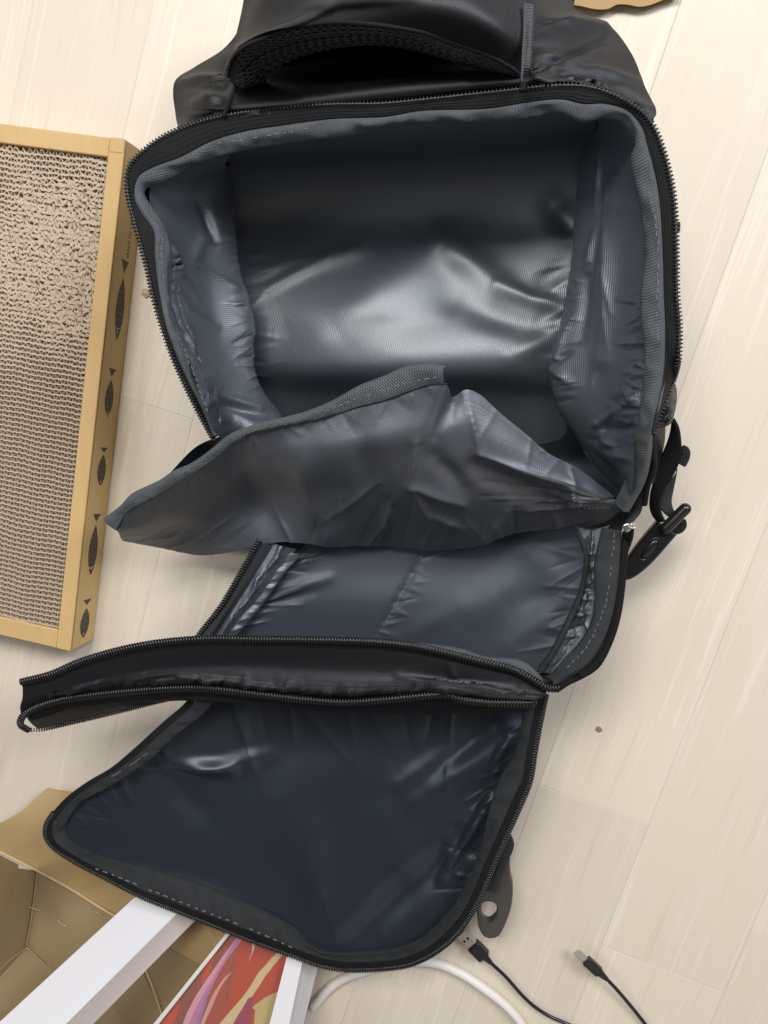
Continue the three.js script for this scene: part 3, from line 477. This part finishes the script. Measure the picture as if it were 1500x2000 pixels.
  part(bag, 'side_panel', gridGeo(folds(bulge, [[1285, 825, 1312, 800, 4, .003], [1290, 812, 1316, 785, 3, -.003]]), 0.002), M.nylon);
  part(bag, 'side_panel', gridGeo(sheet([flat('1276,838 1276,870 1275,905 1268,950', 0.085), flat('1300,832 1298,865 1290,900 1280,940', 0.07)], 20, 8), 0.002), M.nylon);
  const strap = part(bag, 'strap', band(flat('1315,818 1325,835 1330,862 1331,882 1325,908 1312,935 1296,962 1289,985 1292,1005 1298,1018', (t) => 0.085 - 0.03 * t), flat('1312,822 1308,845 1299,872 1288,900 1278,930 1270,960 1268,985 1273,1005 1283,1018', (t) => 0.08 - 0.03 * t), { n: 80, dome: 0.0012, pucker: 0.0004, freq: 40 }), M.zipTape);
  part(bag, 'strap', band(flat('1323,915 1320,935 1316,955 1312,980 1316,996 1324,1004', 0.045), flat('1310,935 1296,952 1289,972 1289,990 1300,1004 1312,1012', 0.048), { n: 60, dome: 0.001, pucker: 0.0003 }), M.darkWebbing);
  part(strap, 'strap_fold', [tube(flat('1331,878 1337,880 1339,888 1335,900 1330,908', 0.072), 0.0032, 30), tube(flat('1312,1030 1325,1034 1332,1026 1330,1016', 0.04), 0.0034, 30)], M.darkWebbing);
  const axis = (a, b) => { const p = at(a), q = at(b), t = q.clone().sub(p); return { p, q, t: t.clone().normalize(), L: t.length() }; };
  const buckle = (() => {
    const a = axis([1300, 1034, .05], [1222, 1124, .045]), m = basis(a.t).setPosition(a.p);
    const sh = new THREE.Shape(); const w = 0.0068; sh.moveTo(-w, 0); sh.lineTo(w, 0); sh.lineTo(w * 1.02, a.L * 0.4); sh.bezierCurveTo(w * 1.0, a.L * 0.7, w * 0.7, a.L * 0.95, w * 0.25, a.L * 1.02); sh.lineTo(-w * 0.4, a.L * 1.02); sh.bezierCurveTo(-w * 0.9, a.L * 0.8, -w * 1.05, a.L * 0.5, -w, 0);
    const g = new THREE.ExtrudeGeometry(sh, { depth: 0.005, bevelEnabled: true, bevelSize: 0.0016, bevelThickness: 0.0022, bevelSegments: 4, curveSegments: 16 });
    g.rotateX(Math.PI / 2); g.applyMatrix4(m);
    return part(bag, 'buckle', g, M.plastic);
  })();
  {
    const a = axis([1300, 1034, .05], [1222, 1124, .045]), m = basis(a.t).setPosition(a.p.clone().addScaledVector(a.t, a.L * 0.42).add(V(0, 0.0018, 0)));
    const g = new THREE.SphereGeometry(0.005, 24, 16); g.scale(0.75, 0.42, 1.75); g.applyMatrix4(m); part(buckle, 'release_button', g, M.plastic);
    const ring = new THREE.TorusGeometry(0.005, 0.0006, 8, 32); ring.rotateX(Math.PI / 2); ring.scale(0.92, 1, 1.95); ring.applyMatrix4(m); part(buckle, 'button_rim', ring, M.plastic);
    const b = axis([1300, 1032, .054], [1338, 994, .054]), bar = new THREE.CapsuleGeometry(0.0042, b.L, 8, 16); bar.rotateX(Math.PI / 2); bar.applyMatrix4(basis(b.t).setPosition(b.p.clone().lerp(b.q, 0.5))); part(buckle, 'crossbar', bar, M.plastic);
  }
  {
    const pos = at([1224, 1030, .1]), s = part(bag, 'zipper_slider', new RoundedBoxGeometry(0.0042, 0.003, 0.0055, 3, 0.001).applyMatrix4(new THREE.Matrix4().makeRotationY(0.4).setPosition(pos)), M.metal);
    const loop = new THREE.TorusGeometry(0.0016, 0.0005, 8, 20); loop.rotateX(0.9); loop.translate(pos.x + 0.0035, pos.y + 0.001, pos.z - 0.001); part(s, 'pull_ring', loop, M.metal);
    part(s, 'pull_tab', tube([[1234, 1033, .099], [1232, 1050, .09], [1224, 1075, .08]], 0.0016, 16), M.zipTape);
    part(bag, 'strap_tip', new RoundedBoxGeometry(0.003, 0.004, 0.006, 2, 0.001).applyMatrix4(new THREE.Matrix4().setPosition(at([1323, 444, .12]))), M.nylon);
  }
  // strap end and open buckle half on the lower right
  part(bag, 'strap', band(flat('986,1630 982,1660 970,1700 952,1738', 0.05), flat('992,1622 1000,1652 986,1690 966,1742', 0.05), { n: 40, dome: 0.001, pucker: 0.0002, wide: 0.25 }), M.darkWebbing);
  {
    const P = (s) => flat(s, 0.03).map((p) => at(p)), o = at([965, 1740, .03]);
    const round = (l) => { const v = l.map((p) => V(p.x - o.x, p.z - o.z, 0)); return new THREE.CatmullRomCurve3(v, true, 'centripetal').getPoints(64).slice(0, -1).map((p) => new THREE.Vector2(p.x, p.y)); };
    const sh = new THREE.Shape(round(P('940,1700 992,1664 993,1685 995,1706 998,1718 999,1735 996,1765 988,1790 979,1810 972,1820 960,1824 948,1821 939,1808 935,1785 934,1760')));
    sh.holes.push(new THREE.Path(round(P('951,1752 970,1758 973,1778 967,1790 956,1798 944,1794 938,1780 939,1759'))));
    const g = new THREE.ExtrudeGeometry(sh, { depth: 0.006, bevelEnabled: true, bevelSize: 0.0012, bevelThickness: 0.0018, bevelSegments: 3 }); g.rotateX(Math.PI / 2); g.translate(o.x, o.y + 0.003, o.z);
    part(bag, 'buckle', g, phys({ color: col(0.06, 0.054, 0.048), roughness: 0.28 }), { label: 'grey brown open buckle half with a rounded window' });
  }
}

// ---------- cat scratcher ----------
{
  const T = 0.036, tr = at([245, 272, T]), br = at([137, 1273, T]), len = br.clone().sub(tr), L = len.length(), ez = len.clone().normalize(), ex = V(-ez.z, 0, ez.x).negate();   // ez along its right edge towards the viewer's bottom, ex towards its left
  if (ex.x > 0) ex.negate();
  const W = 0.25, base = tr.clone().addScaledVector(ez, L / 2).addScaledVector(ex, W / 2); base.y = 0;
  const root = thing('cat_scratcher', 'flat kraft cardboard cat scratcher with worn corrugated pad and printed fish on its side', 'cat scratcher', base.toArray());
  const X = (u, y, v) => tr.clone().addScaledVector(ex, u).addScaledVector(ez, v).setY(y);
  const kraftTone = data(256, 256, (x, y) => { const n = 0.5 * noise(x / 40, y / 40, 2) + 0.35 * noise(x / 6, y / 90, 5) + 0.3 * noise(x / 3, y / 3, 8); return [0.79 + 0.03 * n, 0.664 + 0.035 * n, 0.448 + 0.035 * n]; }, true, 1 / 0.2);
  const kraft = phys({ map: kraftTone, roughness: 0.62 });
  const box = (u0, u1, v0, v1, y0, y1, b = 0.0012) => { const g = new RoundedBoxGeometry(u1 - u0, y1 - y0, v1 - v0, 2, b), m = new THREE.Matrix4().makeBasis(ex.clone().negate(), V(0, 1, 0), ez), c = X((u0 + u1) / 2, (y0 + y1) / 2, (v0 + v1) / 2); g.applyMatrix4(m.setPosition(c)); const p = g.attributes.position, uv = g.attributes.uv; for (let i = 0; i < p.count; i++) uv.setXY(i, p.getX(i), p.getZ(i) + p.getY(i)); return g; };
  const F = 0.0135, FT = 0.0145, FB = 0.0165;
  // right side wall carries the print
  const wall = part(root, 'side_wall', box(0, F, 0, L, 0, T), kraft);
  part(root, 'side_wall', box(W - F, W, 0, L, 0, T), kraft);
  part(root, 'end_wall', box(F, W - F, 0, FT, 0, T - 0.0004), kraft);
  part(root, 'end_wall', box(F, W - F, L - FB, L, 0, T - 0.0004), kraft);
  part(wall, 'corner_fold', box(0.0005, F - 0.001, -0.0004, 0.011, 0.002, T + 0.0005), kraft);
  part(root, 'base_board', box(F, W - F, FT, L - FB, 0.001, 0.004), kraft);
  // printed fish: flat print on the side
  const cw = 2048, ch = 192, cv = document.createElement('canvas'); cv.width = cw; cv.height = ch; const c = cv.getContext('2d');
  c.fillStyle = '#d2b27a'; c.fillRect(0, 0, cw, ch);
  for (let i = 0; i < 2600; i++) { c.fillStyle = rnd() < 0.5 ? 'rgba(120,88,40,0.05)' : 'rgba(235,200,140,0.06)'; c.fillRect(rnd() * cw, rnd() * ch, 4 + rnd() * 30, 1 + rnd() * 1.5); }
  const sx = (y) => (y - 285) / (1262 - 285) * cw, ink = '#453f36';
  const fish = (t0, t1, b0, b1, half, mid) => {
    const a = sx(t0), b = sx(t1), s = sx(b0), e = sx(b1), tw = half * 0.78; c.fillStyle = ink;
    c.beginPath(); c.moveTo(a, mid - tw); c.lineTo(a + 6, mid + tw); c.lineTo(b + 4, mid); c.closePath(); c.fill();
    c.beginPath(); c.moveTo(s, mid); c.bezierCurveTo(lerp(s, e, 0.3), mid - half * 1.15, lerp(s, e, 0.7), mid - half * 1.25, e, mid + 2); c.bezierCurveTo(lerp(s, e, 0.75), mid + half * 1.2, lerp(s, e, 0.3), mid + half * 1.1, s, mid); c.fill();
    c.strokeStyle = 'rgba(170,150,115,0.75)'; c.lineWidth = 1.6;
    for (let k = 0.14; k < 0.74; k += 22 / (e - s)) { const x = lerp(s, e, k), hh = half * 0.85 * Math.sin(Math.PI * (0.12 + k * 0.76)); c.beginPath(); c.moveTo(x, mid - hh); for (let q = -1; q <= 1.01; q += 0.2) c.lineTo(x + 5 * Math.sin(q * 5 + k * 9), mid + q * hh); c.stroke(); }
    c.strokeStyle = '#d2b27a'; c.lineWidth = 4; c.beginPath(); c.arc(lerp(s, e, 0.62), mid, half * 1.1, -0.8, 0.8); c.stroke();
    c.fillStyle = '#d8bd86'; c.beginPath(); c.arc(lerp(s, e, 0.86), mid, 4.5, 0, TAU); c.fill();
  };
  fish(487, 512, 520, 640, 44, 100); fish(693, 709, 716, 790, 44, 92); fish(849, 859, 864, 929, 44, 96); fish(984, 1000, 1008, 1114, 46, 98); fish(1163, 1175, 1183, 1248, 48, 96);
  c.fillStyle = ink; c.font = 'bold 24px sans-serif'; c.save(); c.translate(sx(484), 128); c.scale(-1.05, 1.25); c.fillText('MADE IN CHINA', 0, 0); c.restore();
  const tex = new THREE.CanvasTexture(cv); tex.colorSpace = THREE.SRGBColorSpace;
  const pg = new THREE.PlaneGeometry(1, 1); { const p = pg.attributes.position, uv = pg.attributes.uv; [[0, 1], [1, 1], [0, 0], [1, 0]].forEach(([u, v], i) => { const q = X(-0.0006, lerp(0.001, T - 0.0012, v), lerp(0.001, L - 0.001, u)); p.setXYZ(i, q.x, q.y, q.z); uv.setXY(i, u, v); }); pg.computeVertexNormals(); }
  part(wall, 'fish_print', pg, phys({ map: tex, roughness: 0.62 }));
  // corrugated paper: wavy strips on edge, crushed where claws have worn them
  const u0 = F, u1 = W - F, v0 = FT, v1 = L - FB, geos = [], pitch = 0.0042, wave = 0.0056;
  const worn = (u, v) => { const du = u - 0.035, dv = v - 0.1; return clamp(1.35 * Math.exp(-(du * du) / 0.0035 - (dv * dv) / 0.004) + 0.55 * noise(u * 30, v * 22, 3) * sstep(0.24 - v, 0, 0.12) + 0.2 * sstep(0.2 - v, 0.05, 0.15), 0, 1); };
  const rowsN = Math.floor((v1 - v0) / pitch);
  const ribbon = (f, n) => { const pos = [], idx = []; for (let i = 0; i <= n; i++) { const [a, b, h, th] = f(i / n); const lo = 0.026; for (const q of [X(a, lo, b - th), X(a, h, b - th), X(a, h, b + th), X(a, lo, b + th)]) pos.push(q.x, q.y, q.z); if (i) for (let k = 0; k < 3; k++) { const p = (i - 1) * 4 + k, r = i * 4 + k; idx.push(p, p + 1, r, p + 1, r + 1, r); } } const g = new THREE.BufferGeometry(); g.setAttribute('position', new THREE.Float32BufferAttribute(pos, 3)); g.setIndex(idx); g.computeVertexNormals(); const c3 = g.toNonIndexed(); c3.computeVertexNormals(); return c3; };
  for (let r = 0; r < rowsN; r++) {
    const vc = v0 + (r + 0.5) * pitch, ph = rnd() * 0.35 + r * 0.04, sway = (u) => 0.0016 * noise(u * 22, vc * 9, 1) + 0.0009 * noise(u * 60, vc * 30, 6);
    const hgt = (u, v, k) => { const w = worn(u, v); return T - 0.0022 - 0.0006 * rnd() - w * (0.0016 + 0.004 * Math.abs(noise(u * 320, v * 300, k))) + 0.0006 * noise(u * 40, v * 40, 4); };
    const jit = (u, v, k) => worn(u, v) * 0.003 * noise(u * 380, v * 300, k);
    geos.push(ribbon((t) => { const u = lerp(u0, u1, t), v = vc + sway(u); return [u + jit(u, v, 22), v + 0.5 * pitch + jit(u, v, 12), hgt(u, v, 2), 0.00048 + 0.0008 * worn(u, v)]; }, 150));
    geos.push(ribbon((t) => { const u = lerp(u0, u1, t), v = vc + sway(u); return [u + jit(u, v, 32), v + 0.5 * pitch * Math.tanh(1.9 * Math.sin(u / wave * TAU + ph)) * (1 - 0.3 * worn(u, v)) + jit(u, v, 15), hgt(u, v, 7), 0.00042 + 0.0009 * worn(u, v)]; }, 300));
  }
  const padTone = phys({ color: col(0.52, 0.42, 0.315), roughness: 0.9 });
  part(root, 'corrugated_pad', geos, padTone, STUFF);
  part(root, 'pad_base', box(F, W - F, FT, L - FB, 0.004, 0.02), padTone);
}

// ---------- cardboard box lying on its side at the lower left ----------
{
  const g = [], tone = data(256, 256, (x, y) => { const n = 0.5 * noise(x / 60, y / 60, 2) + 0.5 * noise(x / 9, y / 70, 5); return [0.70 + 0.04 * n, 0.6 + 0.04 * n, 0.43 + 0.04 * n]; }, true, 1 / 0.3);
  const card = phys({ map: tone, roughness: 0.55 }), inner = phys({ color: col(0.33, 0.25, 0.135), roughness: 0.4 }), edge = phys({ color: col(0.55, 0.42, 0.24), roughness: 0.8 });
  const b = at([150, 1800, 0]), root = thing('cardboard_box', 'open brown cardboard box lying on its side under the lowest compartment', 'box', [b.x, 0, b.z]);
  const h = 0.012;
  const fold0 = at([-60, 1632, h]), fold1 = at([330, 1850, h]);
  part(root, 'flap', gridGeo(slack(sheet([[[90, 1540, .016], [180, 1562, .018], [300, 1640, .016], [560, 1790, .014]], [[30, 1592, .02], [140, 1640, .02], [260, 1720, .018], [510, 1850, .014]], [[-60, 1636, .016], [60, 1696, .016], [200, 1776, .015], [450, 1918, .014]]], 50, 30), { excess: 0.006, rounds: 50, amp: 0.001, scale: 16 }), 0.003), card);
  part(root, 'fold_edge', tube([[-60, 1634, .017], [60, 1694, .0175], [140, 1738, .016], [200, 1775, .017], [330, 1851, .015]], 0.0011, 60), edge);
  // lower wall, end wall and bottom seen inside
  const c0 = [72, 1708, .012], c1 = [51, 1850, .012];
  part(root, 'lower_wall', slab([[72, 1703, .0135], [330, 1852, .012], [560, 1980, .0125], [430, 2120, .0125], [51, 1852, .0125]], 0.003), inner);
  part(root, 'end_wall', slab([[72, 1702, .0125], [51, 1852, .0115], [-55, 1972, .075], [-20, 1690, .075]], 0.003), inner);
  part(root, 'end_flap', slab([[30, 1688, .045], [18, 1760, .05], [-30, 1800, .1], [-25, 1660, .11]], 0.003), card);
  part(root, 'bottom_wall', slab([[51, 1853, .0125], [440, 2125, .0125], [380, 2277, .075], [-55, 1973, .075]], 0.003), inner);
  part(root, 'tape_seam', [tube([[72, 1705, .0165], [66, 1760, .016], [51, 1850, .0155]], 0.0005, 40), tube([[52, 1851, .0155], [75, 1872, .0155], [95, 1893, .0155]], 0.0005, 20), tube([[50, 1852, .0155], [25, 1870, .03], [0, 1893, .045]], 0.0005, 20)], phys({ color: col(0.4, 0.31, 0.17), roughness: 0.5 }));
  for (const g of [tube([[283, 1893, .0148], [298, 1930, .0148], [318, 1985, .0148]], 0.0009, 20), tube([[400, 1806, .0148], [425, 1850, .0148]], 0.0007, 10)]) part(root, 'crease', g, edge);
  for (const g of [tube([[112, 1797, .0155], [122, 1806, .0155], [131, 1808, .0155]], 0.0004, 12, 6), tube([[186, 1788, .0155], [190, 1783, .0155], [197, 1788, .0155]], 0.0004, 12, 6), tube([[206, 1806, .0155], [214, 1804, .0155]], 0.0005, 8, 6), tube([[58, 1772, .0165], [80, 1779, .0165]], 0.0004, 8, 6)]) part(root, 'scuff', g, edge);
}
// ---------- white board and art print ----------
{
  const b = at([200, 1860, .05]), root = thing('white_board', 'long white board lying across the open cardboard box', 'board', [b.x, 0, b.z]);
  const TL = at([290, 1728, .035]), TM = at([388, 1742, .035]), BL = at([-195, 2175, .165]), BM = at([-62, 2190, .165]), TR = at([426, 1752, .022]), BR = at([15, 2170, .14]);
  const prism = (a, c, d, e, t) => slab([a, c, d, e], t);
  part(root, 'top_face', prism(TL, TM, BM, BL, 0.006), M.white);
  part(root, 'side_face', prism(TM.clone().add(V(0.0003, -0.0006, 0)), TR, BR, BM.clone().add(V(0.0003, -0.0006, 0)), 0.005), phys({ color: col(0.62, 0.56, 0.53), roughness: 0.5 }));
}
{
  const b = at([470, 1950, .03]), root = thing('framed_print', 'white framed art print in red, maroon and cream under the lowest compartment', 'framed print', [b.x, 0, b.z]);
  const TL = at([490, 1772, .03]), TR = at([588, 1772, .03]), BR = at([508, 2075, .075]), BL = at([246, 2075, .075]);
  const cv = document.createElement('canvas'); cv.width = cv.height = 1024; const c = cv.getContext('2d'); c.fillStyle = '#bd5b47'; c.fillRect(0, 0, 1024, 1024);
  // canvas x runs from the left to the right edge, y from the hidden top to the bottom
  const Q = (px, py) => { const v = (py - 1772) / 303, l = lerp(490, 246, v), r = lerp(588, 508, v); return [(px - l) / (r - l) * 1024, v * 1024]; };
  const shape = (fill, s) => { const n = s.split(' ').map((p) => Q(...p.split(',').map(Number))); c.fillStyle = fill; c.beginPath(); c.moveTo(...n[0]); for (let i = 1; i < n.length; i++) { const m = n[(i + 1) % n.length]; c.quadraticCurveTo(...n[i], (n[i][0] + m[0]) / 2, (n[i][1] + m[1]) / 2); } c.closePath(); c.fill(); };
  const poly = (fill, s) => { const n = s.split(' ').map((p) => Q(...p.split(',').map(Number))); c.fillStyle = fill; c.beginPath(); n.forEach((p, i) => i ? c.lineTo(...p) : c.moveTo(...p)); c.closePath(); c.fill(); };
  poly('#966153', '490,1770 470,1820 462,1855 458,1890 445,1950 430,1990 410,2075 240,2075 305,2000 400,1880 450,1815');
  poly('#ad6152', '440,1850 462,1855 450,1900 440,1960 415,2075 400,2075'); poly('#c75f4c', '430,1845 408,1905 392,1925 398,1895'); poly('#c75f4c', '355,1950 345,1985 325,2030 290,2030 330,1980');
  shape('#c187a6', '468,1825 440,1860 420,1890 400,1925 385,1950 368,1985 345,2075 370,2075 390,1990 405,1950 425,1905 445,1870 480,1828');
  shape('#d9a6b4', '465,1828 425,1882 385,1940 360,1990 340,2060 352,2060 372,1990 395,1945 432,1885'); shape('#a881ab', '410,1930 398,1955 385,1990 378,2040 392,1995 405,1955');
  shape('#d9a29c', '457,1896 440,1905 420,1935 405,1965 385,2020 395,2010 415,1965 432,1925 452,1900'); shape('#e6c3c0', '492,1838 494,1855 488,1872 480,1888 494,1862 500,1840');
  poly('#d9c697', '552,1850 530,1872 505,1900 480,1940 450,1975 420,2010 395,2075 440,2075 455,2000 480,1965 500,1935 520,1905 535,1885 556,1860');
  poly('#c9b884', '545,1935 515,1950 491,1968 499,1972 496,2000 488,2075 520,2075'); poly('#a45766', '497,1945 485,1950 455,2000 430,2075 470,2075 492,1980');
  const tex = new THREE.CanvasTexture(cv); tex.colorSpace = THREE.SRGBColorSpace;
  const P = []; for (let j = 0; j <= 8; j++) { const r = []; for (let i = 0; i <= 8; i++) { const v = j / 8, u = i / 8; r.push(at([lerp(lerp(490, 246, v), lerp(588, 508, v), u), lerp(1772, 2075, v), lerp(.03, .075, v)])); } P.push(r); }
  const g = gridGeo(P, 0.003); { const uv = g.attributes.uv; for (let k = 0; k < uv.count; k++) { const q = k % 81; uv.setXY(k, (q % 9) / 8, 1 - Math.floor(q / 9) / 8); } }
  part(root, 'print', g, phys({ map: tex, color: col(0.7, 0.66, 0.64), roughness: 0.4 }));
  part(root, 'frame', slab([[484, 1770, .033], [492, 1770, .033], [249, 2077, .078], [238, 2077, .078]], 0.006), phys({ color: col(0.6, 0.59, 0.57), roughness: 0.5 }));
  part(root, 'frame', slab([[586, 1768, .036], [614, 1768, .036], [548, 2080, .082], [506, 2080, .082]], 0.008), M.white);
  part(root, 'frame_side', slab([[614.5, 1768, .034], [652, 1768, .016], [572, 2080, .05], [548.5, 2080, .08]], 0.004), M.white);
}
// ---------- white hose, cables ----------
{
  const o = at([860, 1880, 0]), root = thing('white_hose', 'white flexible hose lying in an arc past the bottom of the backpack', 'hose', [o.x, 0, o.z]);
  part(root, 'tube', tube(flat('612,1966 640,1934 672,1911 710,1898 770,1881 820,1878 860,1884 900,1901 940,1927 980,1957 1004,1981 1022,2006 1046,2060', 0.0042), 0.004, 160, 14), M.hose);
}
{
  const o = at([930, 1850, 0]), root = thing('usb_cable', 'black cable with a silver flat rectangular plug beside the white hose', 'cable', [o.x, 0, o.z]);
  const p = at([901, 1823, .006]), q = at([945, 1867, .006]), t = q.clone().sub(p), L = t.length(), m = (s, y = 0) => basis(t.clone().normalize()).setPosition(p.clone().lerp(q, s).add(V(0, y, 0)));
  const metal = part(root, 'metal_plug', new RoundedBoxGeometry(0.0098, 0.0045, L * 0.55, 2, 0.0006).applyMatrix4(m(0.24)), M.metal);
  part(metal, 'latch_hole', new THREE.BoxGeometry(0.0019, 0.0005, 0.0022).translate(-0.0021, 0, 0).applyMatrix4(m(0.22, 0.0021)), M.black);
  part(metal, 'latch_hole', new THREE.BoxGeometry(0.0019, 0.0005, 0.0022).translate(0.0021, 0, 0).applyMatrix4(m(0.22, 0.0021)), M.black);
  part(root, 'plug_body', new RoundedBoxGeometry(0.0118, 0.0075, L * 0.56, 3, 0.0016).applyMatrix4(m(0.76)), M.plastic);
  const sr = new THREE.CylinderGeometry(0.0019, 0.0034, 0.009, 16); sr.rotateX(Math.PI / 2); part(root, 'strain_relief', sr.applyMatrix4(m(1.14)), M.plastic);
  part(root, 'cord', tube([[950, 1872, .006], [958, 1880, .006], [988, 1908, .005], [1020, 1944, .004], [1044, 1966, .0035], [1072, 1984, .003], [1108, 2000, .003], [1190, 2040, .003]], 0.0015, 120, 10), M.plastic);
}
{
  const o = at([1160, 1890, 0]), root = thing('micro_usb_cable', 'black cable with a small narrow silver plug on the lower right floor', 'cable', [o.x, 0, o.z]);
  const p = at([1129, 1861, .012]), q = at([1178, 1906, .01]), t = q.clone().sub(p), m = (s) => basis(t.clone().normalize()).setPosition(p.clone().lerp(q, s)), L = t.length();
  part(root, 'metal_plug', new RoundedBoxGeometry(0.0056, 0.002, L * 0.4, 2, 0.0006).applyMatrix4(m(0.12)), M.metal);
  part(root, 'plug_body', new RoundedBoxGeometry(0.0084, 0.006, L * 0.56, 3, 0.0016).applyMatrix4(m(0.58)), M.plastic);
  const sr = new THREE.CylinderGeometry(0.0019, 0.0034, 0.009, 16); sr.rotateX(Math.PI / 2); part(root, 'strain_relief', sr.applyMatrix4(m(0.98)), M.plastic);
  part(root, 'cord', tube([[1180, 1907, .01], [1204, 1932, .008], [1228, 1960, .006], [1260, 2000, .004], [1310, 2070, .003]], 0.0015, 80, 10), M.plastic);
}
// ---------- brown cardboard at the top edge ----------
{
  const o = at([1200, -10, 0]), root = thing('cardboard_scrap', 'tan cardboard piece with a wavy edge at the top behind the backpack', 'cardboard', [o.x, 0, o.z]);
  part(root, 'sheet', gridGeo(sheet([[[1080, -160, .012], [1200, -160, .012], [1330, -150, .012]], [[1085, 5, .007], [1130, 11, .007], [1165, 18, .007], [1188, 17, .007], [1205, 9, .007], [1225, 9, .007], [1250, 13, .007], [1272, 9, .007], [1300, -2, .007], [1330, -10, .007]]], 60, 10), 0.003), phys({ color: col(0.42, 0.28, 0.12), roughness: 0.7 }));
}
renderer.render(scene, camera);
